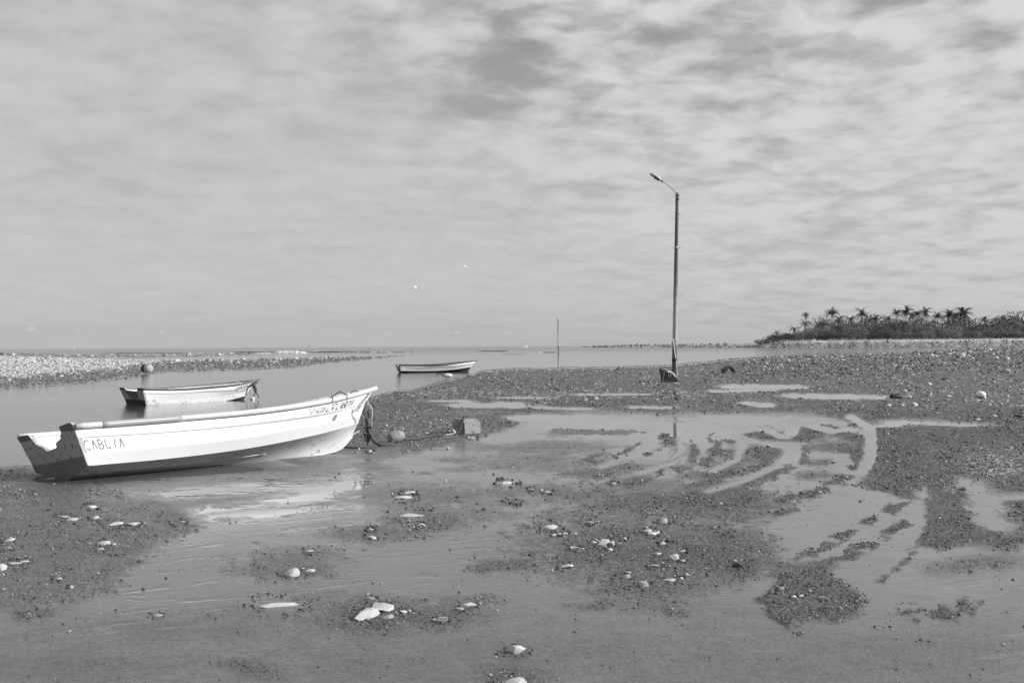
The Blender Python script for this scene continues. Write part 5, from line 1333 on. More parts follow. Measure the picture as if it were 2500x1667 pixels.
P_, G_, D_ = 'stone_pale', 'stone_grey', 'stone_dark'
HERO = [
 (889, 1516, 62, 34, P_, 'large pale flat-topped stone in the foreground, nearer of the touching pair'),
 (925, 1495, 66, 27, P_, 'large pale notched stone behind the nearer one of the touching foreground pair'),
 (948, 1513, 36, 14, G_, 'grey slab tucked in front of the touching pair of large pale stones'),
 (983, 1498, 22, 9, P_, 'small pale stone just right of the touching pair of large pale stones'),
 (905, 1466, 26, 8, G_, 'low grey stone right behind the touching pair of large pale stones'),
 (715, 1410, 46, 25, P_, 'pale wedge-shaped stone with dark ends on the lower left gravel patch'),
 (757, 1400, 28, 10, P_, 'flat pale stone close right of the wedge-shaped stone'),
 (675, 1484, 108, 13, P_, 'very long thin pale slab lying flush in the foreground mud'),
 (1080, 1522, 30, 18, G_, 'stone with a dark side alone right of the large pale pair'),
 (1145, 1482, 38, 11, P_, 'low pale stone ending the small gravel trail right of the pale pair'),
 (1122, 1492, 22, 9, G_, 'grey stone in the middle of the small gravel trail right of the pale pair'),
 (1262, 1600, 46, 28, P_, 'square pale stone with a dark front near the bottom middle of the view'),
 (1262, 1690, 82, 44, P_, 'large pale stone cut off by the bottom edge of the view'),
 (985, 1220, 46, 9, P_, 'broad pale stone in front of a flat one, right of the mirrored hull'),
 (998, 1206, 30, 6, P_, 'flat pale stone behind a broader one, right of the mirrored hull'),
 (1002, 1263, 68, 9, P_, 'long pale sliver of stone lying below the pair right of the mirrored hull'),
 (1028, 1287, 24, 8, P_, 'short pale tube-like stone below the long sliver'),
 (908, 1318, 28, 11, P_, 'pale bent stone lowest of three on the middle left gravel patch'),
 (905, 1297, 18, 6, P_, 'small pale stone in the middle of three on the middle left gravel patch'),
 (912, 1289, 17, 5, P_, 'small pale stone topmost of three on the middle left gravel patch'),
 (755, 1350, 22, 6, P_, 'lone thin pale stone above the wedge-shaped stone'),
 (251, 1337, 30, 14, P_, 'pale cracked stone at the middle of the cluster on the left mud'),
 (275, 1336, 19, 8, P_, 'pale stone touching the cracked one on its right on the left mud'),
 (243, 1348, 24, 8, G_, 'dull flat stone just below the cracked stone on the left mud'),
 (172, 1275, 32, 8, P_, 'flat pale stone in front of a ragged one, left mud below the stern'),
 (155, 1269, 32, 7, P_, 'ragged pale stone behind a flat one, left mud below the stern'),
 (232, 1271, 22, 9, P_, 'oval pale stone between two pairs of flat stones on the left mud'),
 (221, 1245, 27, 9, P_, 'pale tail-shaped stone nearest below the stern on the left mud'),
 (278, 1286, 38, 9, P_, 'long low pale stone joined on its right by a cracked one, left mud'),
 (318, 1287, 36, 11, P_, 'pale cracked stone joined on its left by a long low one, left mud'),
 (336, 1283, 12, 6, P_, 'little pale stone at the right end of the joined stones, left mud'),
 (2, 1398, 24, 22, P_, 'pale stone cut by the left edge of the view'),
 (30, 1384, 38, 9, P_, 'pale flaky stone beside the one cut by the left edge'),
 (56, 1378, 30, 5, P_, 'thin pale stone at the end of the flaky row by the left edge'),
 (22, 1327, 26, 9, P_, 'pale stone lying above the flaky row by the left edge'),
 (16, 1344, 24, 7, G_, 'dull stone halfway down the left edge between pale ones'),
 (68, 1509, 17, 16, G_, 'upright grey stone in the mud at the lower left'),
 (143, 1419, 18, 6, P_, 'lone pale oval stone on the lower part of the left mud'),
 (173, 1441, 12, 9, P_, 'small upright pale stone at the lower end of the left mud'),
 (446, 1280, 18, 5, P_, 'small pale stone left below the mirrored hull'),
 (383, 1507, 26, 7, G_, 'dull low stone on the dark mud hump at the lower left'),
 (1252, 1231, 30, 12, D_, 'dark pointed stone standing alone in the pale film'),
 (1235, 1183, 32, 9, P_, 'pale elongated stone lying left of a thin one in the wet middle ground'),
 (1260, 1178, 18, 3, P_, 'thin pale stone right of the elongated one in the wet middle ground'),
 (1297, 1198, 14, 7, P_, 'round pale stone at the left end of the short row in the wet middle ground'),
 (1322, 1199, 10, 6, P_, 'small tilted stone second in the short row in the wet middle ground'),
 (1337, 1204, 20, 5, P_, 'long pale stone at the right end of the short row in the wet middle ground'),
 (1088, 1176, 11, 6, P_, 'small pale stone at the top edge of the gravel left of the film'),
 (1343, 1297, 42, 16, P_, 'large pale pointed stone at the upper left of the main gravel patch'),
 (1353, 1310, 13, 7, P_, 'first small stone from the left in the row below the pointed stone'),
 (1364, 1308, 13, 7, P_, 'second small stone from the left in the row below the pointed stone'),
 (1379, 1307, 17, 7, P_, 'third and widest stone in the row below the pointed stone'),
 (1405, 1306, 11, 6, P_, 'last small stone, set apart in the row below the pointed stone'),
 (1443, 1281, 20, 8, G_, 'grey stone at the top edge of the main gravel patch'),
 (1622, 1280, 26, 15, P_, 'rounded two-tone stone at the top right of the main gravel patch'),
 (1601, 1277, 12, 6, G_, 'small grey stone beside the rounded two-tone stone'),
 (1474, 1334, 34, 20, P_, 'biggest pale stone of the broken heap in the main gravel patch'),
 (1492, 1334, 18, 14, P_, 'pale stone at the right of the broken heap in the main gravel patch'),
 (1476, 1340, 13, 9, P_, 'pale stone at the lower left of the broken heap in the main gravel patch'),
 (1490, 1347, 16, 9, P_, 'lowest pale stone of the broken heap in the main gravel patch'),
 (1449, 1329, 18, 8, P_, 'pale stone just left of the broken heap in the main gravel patch'),
 (1585, 1302, 26, 9, P_, 'upper pale slab of the flat group in the main gravel patch'),
 (1594, 1309, 26, 9, P_, 'lower pale slab of the flat group in the main gravel patch'),
 (1606, 1305, 14, 8, P_, 'right pale slab of the flat group in the main gravel patch'),
 (1523, 1322, 15, 10, P_, 'small two-tone stone right of the broken heap'),
 (1512, 1332, 17, 6, P_, 'flat pale stone right of the broken heap'),
 (1645, 1372, 34, 22, G_, 'large rounded grey stone with a dark left face in the main gravel patch'),
 (1607, 1358, 19, 9, P_, 'pale stone left of the large rounded grey stone'),
 (1668, 1373, 16, 6, P_, 'small pale stone right of the large rounded grey stone'),
 (1619, 1332, 18, 7, P_, 'pale tilted flake above the large rounded grey stone'),
 (1668, 1349, 18, 6, P_, 'pale flake right above the large rounded grey stone'),
 (1382, 1388, 36, 11, P_, 'long pale stone at the lower left of the main gravel patch'),
 (1531, 1414, 26, 15, G_, 'dark-sided stone left above the hollow stone'),
 (1536, 1402, 12, 8, P_, 'little pale stone resting on top of the dark-sided stone'),
 (1573, 1436, 34, 20, G_, 'hollow ridged stone at the lower end of the main gravel patch'),
 (1640, 1421, 38, 9, P_, 'long pale slab at the lower right of the main gravel patch'),
 (1664, 1417, 12, 7, P_, 'small stone touching the right end of the long slab'),
 (1597, 1386, 28, 8, G_, 'flat grey stone below the large rounded grey stone'),
 (1402, 1342, 24, 8, G_, 'half sunk grey stone left below the broken heap'),
 (1498, 1184, 19, 8, G_, 'dark-fronted stone on the middle gravel above the large patch'),
 (1462, 1163, 10, 7, G_, 'left of two little stones on the small island above the large patch'),
 (1472, 1163, 9, 5, G_, 'right of two little stones on the small island above the large patch'),
 (1907, 1447, 20, 12, G_, 'grey stone at the top left of the lower right gravel patch'),
 (1939, 1465, 15, 7, P_, 'left of two little pale stones in the lower right gravel patch'),
 (1957, 1461, 15, 7, P_, 'right of two little pale stones in the lower right gravel patch'),
 (2010, 1470, 22, 13, G_, 'biggest grey stone in the lower right gravel patch'),
 (1980, 1446, 20, 8, D_, 'dark stone at the top of the lower right gravel patch'),
 (1805, 1388, 34, 20, D_, 'dark rounded stone set in the mud right of the main gravel patch'),
 (903, 1106, 12, 9, P_, 'small square pale stone on the mud below the hanging rope'),
 (876, 1099, 8, 6, P_, 'tiny pale stone left of the square one below the hanging rope'),
 (870, 1107, 11, 5, G_, 'small grey stone close by the keel below the hanging rope'),
 (994, 1105, 9, 6, G_, 'grey pebble-sized stone below the barrel float'),
 (1092, 1097, 9, 6, P_, 'small pale stone below the concrete block'),
 (1154, 1071, 15, 5, P_, 'flat pale stone at the foot of the concrete block'),
 (1186, 1065, 8, 5, D_, 'small dark stone right of the concrete block'),
 (1041, 1060, 12, 5, P_, 'flat pale stone between the barrel float and the concrete block'),
 (2428, 1021, 17, 10, G_, 'round grey stone on the right gravel near the edge of the view'),
 (2391, 1028, 16, 5, P_, 'flat pale stone left below the round grey one on the right gravel'),
 (2490, 1021, 24, 10, D_, 'dark hollow stone at the right edge of the view'),
 (2219, 973, 15, 9, P_, 'pale stone just right of the black tub'),
 (2272, 968, 19, 12, G_, 'big grey stone between the black tub and the white float'),
 (2235, 991, 17, 10, P_, 'pale block below the black tub'),
 (2317, 971, 18, 7, P_, 'pale stone left of the white float shadow'),
 (2352, 873, 25, 12, P_, 'big pale angular boulder on the crest of the right rubble'),
 (2277, 873, 15, 9, P_, 'pale boulder left on the crest of the right rubble'),
 (2341, 876, 14, 9, D_, 'dark boulder left against the big pale angular one on the crest'),
 (2432, 880, 15, 8, P_, 'pale boulder right on the crest of the right rubble'),
 (2405, 862, 13, 7, G_, 'grey boulder farthest up the right rubble by the water'),
 (2270, 940, 16, 8, P_, 'pale stone with a dark left side between the right rubble and the tub'),
 (96, 1507, 10, 6, D_, 'small dark stone right of the upright grey one at the lower left'),
 (1640, 1500, 10, 5, D_, 'small dark lump on the bare mud left of the lower right patch'),
 (1947, 1552, 13, 8, D_, 'lone dark lump on the bare mud below the lower right patch'),
]
for i, (x, y, w_, h_, mt, lb) in enumerate(HERO):
    dp = None
    if i in (0, 1): dp = 0.12
    if i == 7: dp = 0.03
    put_stone(x, y, w_, h_, mt, lb, None, dp, mesh_=ROCKS[mt][(i * 3) % 7])

# rubble: the stones that show largest on the two banks; groups share one label each
def crowd(n, fx, sizes, mats, label, group):
    made = 0; tries = 0
    while made < n and tries < n * 30:
        tries += 1
        x, y = fx()
        p = gnd(x, y)
        s_ = random.choice(sizes) * random.uniform(.75, 1.25)
        mt = random.choice(mats); w_ = {P_: 'pale', G_: 'grey', D_: 'dark'}[mt]
        put_stone(x, y, s_, s_ * random.uniform(.35, .6), mt, label.replace('TONE', w_), w_ + ' ' + group)
        made += 1


def bank_pt():
    x = random.uniform(-10, 900); yb = np.interp(x, BANK_LOW[:, 0], BANK_LOW[:, 1]); yt = np.interp(x, BANK_TOP[:, 0], BANK_TOP[:, 1])
    return x, yt + (yb - yt - 6) * random.random() ** 1.5 + 1
def right_pt():
    x = random.uniform(1850, 2520); ys_ = np.interp(x, NEAR_SHORE[:, 0], NEAR_SHORE[:, 1])
    return x, ys_ + 3 + random.random() ** 1.4 * 40
def right_low():
    return random.uniform(2170, 2500), random.gauss(980, 9)
def bar_pt():
    x = random.uniform(0, 620); return x, np.interp(x, [0, 178, 331, 459, 620], [868, 871, 872, 870, 866]) + random.uniform(-2.5, 0)
crowd(62, bank_pt, [6, 7, 8, 10, 12], [P_, P_, P_, G_], 'TONE angular stone in the rubble bank across the channel on the left', 'stones of the left rubble bank')
crowd(18, bar_pt, [9, 11, 14], [P_, G_, D_], 'TONE stone on the thin outer bar beyond the left rubble bank', 'stones of the outer bar')
crowd(72, right_pt, [8, 9, 11, 13], [P_, P_, G_, G_, D_], 'TONE angular stone in the rubble along the far water edge on the right', 'stones of the right rubble')
crowd(30, right_low, [8, 10, 12], [P_, G_, G_], 'TONE weathered stone strewn between the black tub and the white float', 'stones around the white float')

# ------------------------------------------------------------------ loose gravel: tens of thousands of bits, one mesh
base_sh = []
for k in range(6):
    bm = bmesh.new(); bmesh.ops.create_icosphere(bm, subdivisions=1, radius=1.0)
    rnd = random.Random(50 + k)
    for v in bm.verts: v.co = Vector((v.co.x * rnd.uniform(.7, 1.2), v.co.y * rnd.uniform(.7, 1.2), v.co.z * rnd.uniform(.6, 1.2)))
    bm.verts.ensure_lookup_table(); base_sh.append((np.array([v.co[:] for v in bm.verts]), np.array([[v.index for v in f.verts] for f in bm.faces]))); bm.free()


def gravel(name, N, px, py, size_px, tone, parent=None, squash=0.55, XY=None):
    if XY is None:
        d0 = np.array([ray(a, b_)[:] for a, b_ in zip(px, py)]); k = -EYE / d0[:, 2]; XY = (d0[:, 0] * k, d0[:, 1] * k)
    X, Y = XY
    h_, gv, _, _ = height(X, Y)
    R_ = size_px * Y / F / 2
    V = []; Fc = []; Tn = []; o = 0
    which = RNG.integers(0, 6, len(X))
    for s_ in range(6):
        sel = np.nonzero(which == s_)[0]
        bv, bf = base_sh[s_]; n_ = len(sel)
        if not n_: continue
        a = RNG.uniform(0, 6.283, n_); sxy = RNG.uniform(.7, 1.3, (n_, 2)); sz = RNG.uniform(.6, 1.1, n_) * squash
        loc = np.repeat(bv[None], n_, 0) * R_[sel][:, None, None]
        loc[:, :, 0] *= sxy[:, :1]; loc[:, :, 1] *= sxy[:, 1:]; loc[:, :, 2] *= sz[:, None]
        c, s2 = np.cos(a)[:, None], np.sin(a)[:, None]
        x = loc[:, :, 0] * c - loc[:, :, 1] * s2; y = loc[:, :, 0] * s2 + loc[:, :, 1] * c
        lean = RNG.uniform(-.6, .6, n_)[:, None]
        z = loc[:, :, 2] + x * lean * squash
        V.append(np.stack([x + X[sel][:, None], y + Y[sel][:, None], z + (np.maximum(h_[sel], -0.012) + R_[sel] * squash * 0.35)[:, None]], -1).reshape(-1, 3))
        Fc.append((bf[None] + (np.arange(n_) * len(bv))[:, None, None] + o).reshape(-1, 3)); o += n_ * len(bv)
        Tn.append(np.repeat(tone[sel], len(bv)))
    V = np.concatenate(V); Fc = np.concatenate(Fc); Tn = np.concatenate(Tn)
    me = bpy.data.meshes.new(name)
    me.vertices.add(len(V)); me.vertices.foreach_set('co', V.astype(np.float32).ravel())
    me.loops.add(Fc.size); me.loops.foreach_set('vertex_index', Fc.astype(np.int32).ravel())
    me.polygons.add(len(Fc)); me.polygons.foreach_set('loop_start', np.arange(0, Fc.size, 3, dtype=np.int32)); me.polygons.foreach_set('loop_total', np.full(len(Fc), 3, np.int32))
    at_ = me.attributes.new('tone', 'FLOAT', 'POINT'); at_.data.foreach_set('value', Tn.astype(np.float32))
    me.update(calc_edges=True); me.materials.append(M['gravel'])
    o_ = link(name, me); tag(o_, kind='stuff'); return o_


def sample(N, x0, x1, y0, y1, fn):
    X = []; Yv = []
    while sum(len(a) for a in X) < N:
        x = RNG.uniform(x0, x1, 60000); y = RNG.uniform(y0, y1, 60000)
        k = RNG.random(60000) < fn(x, y)
        X.append(x[k]); Yv.append(y[k])
    return np.concatenate(X)[:N], np.concatenate(Yv)[:N]


def gfield(x, y):
    d0x = (x - PW / 2) * _c - (y - PH / 2) * _s; d0y = (x - PW / 2) * _s + (y - PH / 2) * _c
    D = np.stack([d0x, np.full_like(x, F) * math.cos(PITCH) + d0y * math.sin(PITCH), F * math.sin(PITCH) - d0y * math.cos(PITCH)], 1)
    k = -EYE / D[:, 2]; X = D[:, 0] * k; Y = D[:, 1] * k
    h_, gv, _, r_ = height(X, Y); gv = np.clip(gv - 0.22, 0, 1) ** 1.2
    ys_ = np.interp(x, NEAR_SHORE[:, 0], NEAR_SHORE[:, 1])
    cl = fbm(x / 48, y / 17, 5, 301, 0.6) * 3.4 + 0.30
    return gv * sstep(-0.008, 0.004, h_) * (y > ys_ + 2) * np.clip(cl * 1.7 - 0.25, 0.05, 1)


NG = 50000
gx, gy = sample(NG, -120, 2620, 868, 1720, gfield)
szp = np.exp(RNG.normal(math.log(2.7), 0.55, NG)).clip(1.2, 13)
u = RNG.random(NG)
pale_p = 0.05 + 0.13 * sstep(1010, 970, gy) + 0.16 * sstep(1800, 2300, gx) * sstep(1020, 980, gy) + 0.5 * np.exp(-(((gx - 2450) / 110) ** 2 + ((gy - 1135) / 42) ** 2)) + 0.25 * np.exp(-(((gx - 1050) / 130) ** 2 + ((gy - 1035) / 34) ** 2))
tn = np.where(u < pale_p, RNG.uniform(.28, .5, NG), np.where(u < pale_p + 0.2, RNG.uniform(.16, .30, NG), RNG.uniform(.04, .11, NG)))
gravel('gravel', NG, gx, gy, szp, tn, squash=0.6)
# grit and crumbs strewn thinly over the bare mud and the film
def cfield(x, y): return sstep(1030, 1200, y) * (0.05 + np.clip(fbm(x / 70, y / 24, 4, 311) * 5.0 - 0.45, 0, 1)) * (y > 1040)
cx_, cy_ = sample(1300, -80, 2580, 1040, 1700, cfield)
gravel('grit', 1300, cx_, cy_, np.exp(RNG.normal(math.log(2.7), 0.6, 1300)).clip(1.2, 12), np.where(RNG.random(1300) < .12, RNG.uniform(.3, .5, 1300), RNG.uniform(.05, .12, 1300)), squash=0.7)
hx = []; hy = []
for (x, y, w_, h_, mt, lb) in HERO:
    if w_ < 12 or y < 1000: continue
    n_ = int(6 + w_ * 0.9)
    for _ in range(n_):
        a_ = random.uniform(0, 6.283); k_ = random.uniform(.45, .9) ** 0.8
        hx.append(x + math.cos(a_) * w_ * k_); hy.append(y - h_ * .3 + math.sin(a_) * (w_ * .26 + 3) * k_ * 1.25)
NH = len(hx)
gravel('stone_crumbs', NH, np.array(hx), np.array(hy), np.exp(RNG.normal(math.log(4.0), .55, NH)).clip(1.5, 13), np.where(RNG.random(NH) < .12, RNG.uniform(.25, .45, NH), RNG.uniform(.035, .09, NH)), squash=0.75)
# shingle of the two banks
def bfield(x, y):
    yb = np.interp(x, BANK_LOW[:, 0], BANK_LOW[:, 1]); yt = np.interp(x, BANK_TOP[:, 0], BANK_TOP[:, 1])
    return ((y < yb - 1) & (y > yt + 1) & (x < 1000)) * (0.35 + 0.65 * sstep(10, 30, yb - y))
bx, by = sample(5200, -60, 1000, 866, 950, bfield)
u = RNG.random(5200); wh = sstep(12, 30, np.interp(bx, BANK_LOW[:, 0], BANK_LOW[:, 1]) - by) * sstep(1000, 600, bx)
tn = np.where(u < 0.15 + 0.6 * wh, RNG.uniform(.34, .56, 5200), RNG.uniform(.07, .24, 5200))
gravel('shingle', 5200, bx, by, np.exp(RNG.normal(math.log(4.6), 0.4, 5200)).clip(2, 12), tn)
def rfield(x, y):
    ys_ = np.interp(x, NEAR_SHORE[:, 0], NEAR_SHORE[:, 1]); d_ = y - ys_
    return (d_ > 1) * sstep(1650, 2100, x) * sstep(75, 10, d_)
rx_, ry_ = sample(5200, 1650, 2600, 842, 960, rfield)
u = RNG.random(5200) + 0.0; crest = ry_ - np.interp(rx_, NEAR_SHORE[:, 0], NEAR_SHORE[:, 1]); tn = np.where(u < np.where(crest < 16, 0.42, 0.12), RNG.uniform(.26, .44, 5200), RNG.uniform(.05, .15, 5200))
gravel('shingle', 5200, rx_, ry_, np.exp(RNG.normal(math.log(4.8), 0.4, 5200)).clip(2, 12), tn)

# ------------------------------------------------------------------ the wooded headland
def leaf_cloud(seed, n, rx, ry, rz, size, shell=0.55):
    rnd = np.random.default_rng(seed)
    lob = [(rnd.uniform(-.45, .45) * rx, rnd.uniform(-.45, .45) * ry, rnd.uniform(-.2, .35) * rz, rnd.uniform(.45, .75)) for _ in range(6)]
    V = []; Fc = []
    for i in range(n):
        cx, cy, cz, lr = lob[rnd.integers(0, 6)]
        d_ = rnd.normal(size=3); d_ /= np.linalg.norm(d_); rr_ = rnd.random() ** (1 / 3) * (1 - shell) + shell * (0.75 + .35 * rnd.random())
        c = np.array([cx + d_[0] * rx * lr * rr_, cy + d_[1] * ry * lr * rr_, cz + d_[2] * rz * lr * rr_])
        if c[2] < -rz * 0.95: continue
        nn = rnd.normal(size=3) + d_ * 0.6 + np.array([0, 0, .4]); nn /= np.linalg.norm(nn)
        a = np.cross(nn, rnd.normal(size=3)); a /= np.linalg.norm(a); b_ = np.cross(nn, a)
        s_ = size * rnd.uniform(.6, 1.4)
        o = len(V); V += [c - a * s_, c + b_ * s_ * .5, c + a * s_, c - b_ * s_ * .5]; Fc.append((o, o + 1, o + 2, o + 3))
    return V, Fc


CROWN = {}
for mt in ('leaf', 'leaf_pale'):
    CROWN[mt] = []
    for i in range(5):
        v_, f_ = leaf_cloud(i + (20 if mt == 'leaf' else 60), 1000, 1.0, 1.0, 1.0, 0.062); CROWN[mt].append(mesh('crown', v_, f_, M[mt]))
TR = mesh('trunk', *join(tube([(0, 0, -.05), (.02, 0, .25), (.05, .02, .5), (.02, 0, .8)], [.04, .035, .03, .02], 6), tube([(.03, .01, .35), (.2, .1, .6), (.32, .15, .8)], [.025, .02, .012], 5), tube([(.02, .0, .3), (-.2, -.08, .55), (-.3, -.1, .75)], [.025, .02, .012], 5)), M['bark'])


def head_z(x, y): return max(ground_z(x, y), 0.0)


def bush(px, ytop, ybase_px, Y, wpx, mt, label, group, name='shrub'):
    b0 = at(px, 830, Y); z0 = head_z(b0.x, b0.y); zt = at(px, ytop, Y).z
    hh = max(zt - z0, 1.2); w_ = wpx * Y / F / 2
    o = empty(name, (b0.x, b0.y, z0)); tag(o, label, 'shrub' if name == 'shrub' else 'tree', group)
    c = link('crown', random.choice(CROWN[mt]), o); c.location = (0, 0, hh * .50); c.scale = (w_ * 1.25, w_ * 1.15, hh * .70); c.rotation_euler = (0, 0, random.uniform(0, 6.28))
    t_ = link('trunk', TR, o); t_.scale = (hh * .8, hh * .8, hh * .8); t_.rotation_euler = (0, 0, random.uniform(0, 6.28))
    return o


TOPX = [1840, 1870, 1900, 1930, 1960, 1985, 2000, 2050, 2080, 2130, 2200, 2300, 2380, 2420, 2450, 2500, 2560, 2640]
TOPY = [833, 822, 810, 803, 798, 793, 783, 777, 778, 777, 773, 776, 778, 776, 773, 768, 766, 764]
x = 1985.0
while x < 2640:                                     # tall trees at the back
    yt = float(np.interp(x, TOPX, TOPY)) + random.uniform(-7, 9)
    bush(x, yt, 830, random.uniform(690, 760), random.uniform(52, 74), random.choice(['leaf', 'leaf', 'leaf_pale']), 'broad leafy tree of the back row on the wooded headland', 'back row trees on the headland', 'tree')
    x += random.uniform(19, 28)
x = 1905.0
while x < 2640:                                     # middle row
    yt = float(np.interp(x, TOPX, TOPY)); yt = yt + (832 - yt) * random.uniform(.22, .42)
    bush(x, yt, 830, random.uniform(640, 680), random.uniform(44, 64), random.choice(['leaf', 'leaf', 'leaf_pale']), 'rounded shrub in the middle of the thicket on the wooded headland', 'middle row shrubs on the headland')
    x += random.uniform(19, 27)
x = 1862.0
while x < 2640:                                     # front row
    yt = float(np.interp(x, TOPX, TOPY)); hedge = 2235 < x < 2440
    yt = 806 + random.uniform(-1, 3) if hedge else max(yt + 3, 806 + random.uniform(-6, 10))
    bush(x, yt, 832, random.uniform(612, 628), random.uniform(30, 44) if not hedge else 30, 'leaf_pale' if hedge or random.random() < .4 else 'leaf',
         'pale even shrub of the clipped-looking front hedge on the headland' if hedge else 'low bushy shrub at the front of the headland thicket above the sand', 'front hedge shrubs on the headland' if hedge else 'front shrubs on the headland')
    x += random.uniform(13, 19)


FR = []
for i in range(4):
    rnd = random.Random(i)
    V = []; Fc = []; n = 9; droop = rnd.uniform(.5, 1.0)
    sp = [Vector((k / n, 0, .35 * math.sin(k / n * 1.9) - droop * .95 * (k / n) ** 2.0)) for k in range(n + 1)]
    v_, f_ = tube(sp, [.02 - .016 * k / n for k in range(n + 1)], 4); V += v_; Fc += f_
    for k in range(1, n + 1):
        for h2_ in range(2):
            for sg in (-1, 1):
                p_ = sp[k] if not h2_ else (sp[k] + sp[k - 1]) / 2; ln = (.30 * math.sin(min(1, .25 + k / n * .9) * 2.6) + .06) * rnd.uniform(.8, 1.15); o = len(V)
                V += [p_, p_ + Vector((.05, 0, 0)), p_ + Vector((.10 + ln * .35, sg * ln * .85, -ln * .5))]; Fc.append((o, o + 1, o + 2))
    FR.append(mesh('frond', V, Fc, M['frond']))


def palm(px, ytop, Y, rpx, nf, label, dead=False, lean=0.0):
    rpx *= 0.98; nf = int(nf * 1.5); b0 = at(px, 830, Y); z0 = head_z(b0.x, b0.y); R_ = rpx * Y / F
    zt = at(px, ytop, Y).z - R_ * .80
    o = empty('palm_tree', (b0.x, b0.y, z0)); tag(o, label, 'palm tree', 'palms on the headland'); hh = zt - z0
    v_, f_ = tube([Vector((lean * hh * (k / 6 - 1) * (1 - k / 6) * 0 + lean * hh * (k / 6 - 1), 0, hh * k / 6)) for k in range(7)], [.22, .17, .15, .14, .13, .12, .13], 7); part('trunk', v_, f_, M['bark'], o, True)
    for k in range(nf):
        f_ = link('frond', random.choice(FR), o); a = k * 2.399 + random.uniform(-.3, .3); el = random.uniform(-.85, 1.25) if not dead else random.uniform(-1.3, 1.0)
        f_.location = (0, 0, hh); s_ = R_ * random.uniform(.85, 1.15); f_.scale = (s_, s_, s_); f_.rotation_euler = (random.uniform(-.3, .3), -el, a)
    return o


palm(1967.5, 759, 690, 11, 15, 'thin ragged palm standing apart at the left end of the headland', True)
palm(1966, 776, 689, 15, 12, 'drooping palm low under the thin ragged one at the headland left end', True)
palm(2031, 752, 700, 18, 18, 'full palm on the headland left of a lower drooping one')
palm(2049, 768, 680, 16, 16, 'lower drooping palm touching the full palm on the headland', True)
palm(2105, 752, 700, 19, 18, 'lone full palm between the left palm pair and the long palm row')
palm(2170, 768, 715, 13, 14, 'low palm at the left end of the long palm row')
palm(2190, 754, 712, 14, 16, 'palm second from the left in the long palm row')
palm(2213, 748, 708, 19, 18, 'tallest full palm of the long palm row')
palm(2240, 756, 712, 15, 16, 'palm just right of the tallest one in the long palm row')
palm(2260, 753, 706, 17, 18, 'palm at the middle of the long palm row with upright fronds')
palm(2289, 760, 712, 15, 16, 'palm in the dip of the long palm row')
palm(2317, 757, 708, 18, 18, 'bushy palm left next to the big spreading palm')
palm(2352, 750, 700, 24, 20, 'big spreading palm at the right end of the long palm row')
palm(2404, 772, 712, 14, 14, 'small palm alone right of the big spreading palm')
palm(2138, 770, 705, 12, 14, 'small palm crown poking from the canopy between the lone full palm and the row')
palm(2078, 772, 705, 11, 13, 'small palm crown just left below the lone full palm')
palm(2332, 762, 716, 14, 14, 'palm crown behind the bushy palm and the big spreading palm')
palm(2226, 762, 716, 13, 14, 'palm crown showing low between the tallest palm and its right neighbour')
palm(2450, 771, 712, 12, 13, 'small palm crown farthest right on the headland')
palm(1897, 807, 640, 11, 12, 'little palm on the low left slope of the headland')
palm(1940, 790, 660, 14, 12, 'wind-bent palm on the left slope of the headland beside the bleached branch', True)
dw0 = at(1938, 799, 655)
dw = empty('bleached_branch', dw0); tag(dw, 'bleached bare branch sticking out of the scrub at the headland left slope', 'branch')
v_, f_ = tube(smooth_path([at(1936, 798, 655) - dw0, at(1941, 800, 655) - dw0, at(1945, 805, 655) - dw0, at(1946.5, 810, 655) - dw0], 4), .22, 6); part('limb', v_, f_, M['bleached'], dw, True)
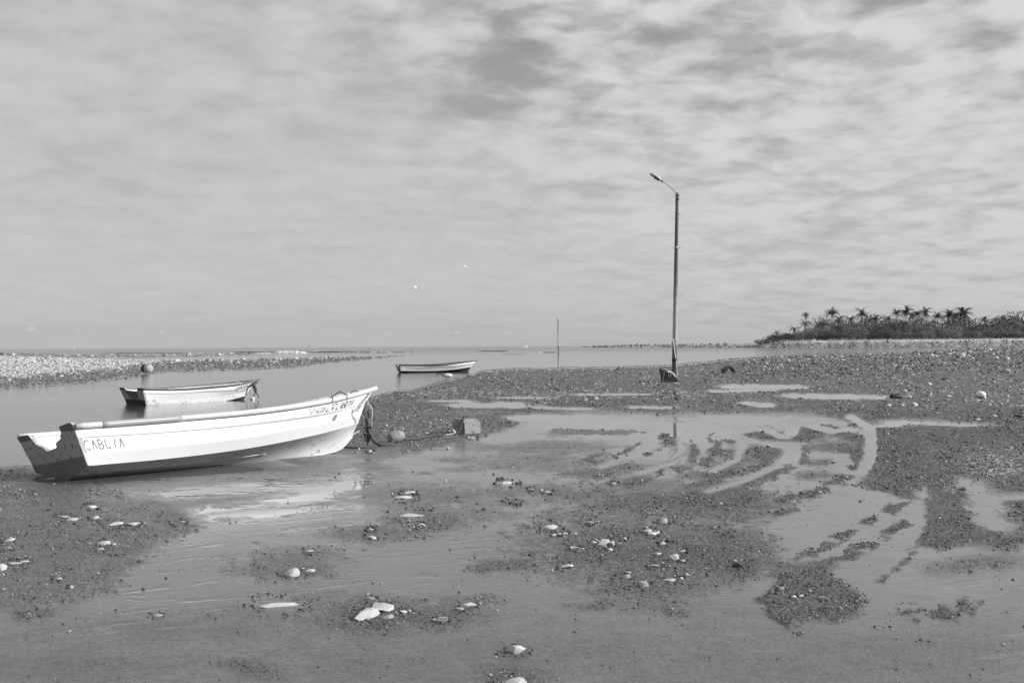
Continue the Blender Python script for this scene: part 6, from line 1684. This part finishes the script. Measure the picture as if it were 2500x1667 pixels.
v_, f_ = tube([at(1936, 798, 655) - dw0, at(1930, 801, 655) - dw0], .12, 6); part('twig', v_, f_, M['bleached'], dw, True)
for k, (px_, lab) in enumerate(((1985.5, 'left of two white posts on the headland sand'), (1990, 'right of two white posts on the headland sand'))):
    p_ = at(px_, 841, 590); z0 = head_z(p_.x, p_.y); o = empty('white_post', (p_.x, p_.y, z0)); tag(o, lab, 'post', 'white posts on the headland')
    v_, f_ = box((0, 0, .35), (.45, .3, .8)); part('post_body', v_, f_, M['white_paint'], o)
    v_, f_ = box((0, 0, .78), (.5, .34, .06)); part('post_cap', v_, f_, M['white_paint'], o)

# grass at the foot of the thicket and low rocks along the reef
RG = np.random.default_rng(5); V = []; Fc = []
for i in range(2600):
    px_ = RG.uniform(1850, 2620); Y_ = RG.uniform(598, 618); p_ = at(px_, 830, Y_); hh = RG.uniform(.3, 1.1) * (1.5 if px_ > 1990 and RG.random() < .3 else 1); w_ = .25
    zz = 2.6; o = len(V); a = RG.uniform(0, 3.14)
    V += [(p_.x - w_ * math.cos(a), Y_ - w_ * math.sin(a), zz), (p_.x + w_ * math.cos(a), Y_ + w_ * math.sin(a), zz), (p_.x + RG.uniform(-.4, .4), Y_, zz + hh)]; Fc.append((o, o + 1, o + 2))
V = np.array(V); hz_g, _, _, _ = height(V[:, 0], V[:, 1]); V[:, 2] += np.maximum(hz_g, 0) - 2.65
tag(part('shore_grass', V, Fc, M['grass']), kind='stuff')
NRK = 2600
fx_ = RNG.uniform(1425, 2600, NRK); bk_ = RNG.random(NRK) ** 1.3 * np.where(fx_ < 1800, 110, 34)
yh_ = np.interp(fx_, HEAD_LOW[:, 0], HEAD_LOW[:, 1]); Zr = EYE * F / np.maximum(yh_ - hzn(fx_), 1.0) + bk_
Xr = np.array([at(a_, 846, b_).x for a_, b_ in zip(fx_, Zr)])
gravel('reef_rocks', NRK, None, None, np.exp(RNG.normal(math.log(2.3), .5, NRK)).clip(1.1, 8), np.where(RNG.random(NRK) < .3, RNG.uniform(.25, .42, NRK), RNG.uniform(.04, .12, NRK)), squash=0.8, XY=(Xr, Zr))
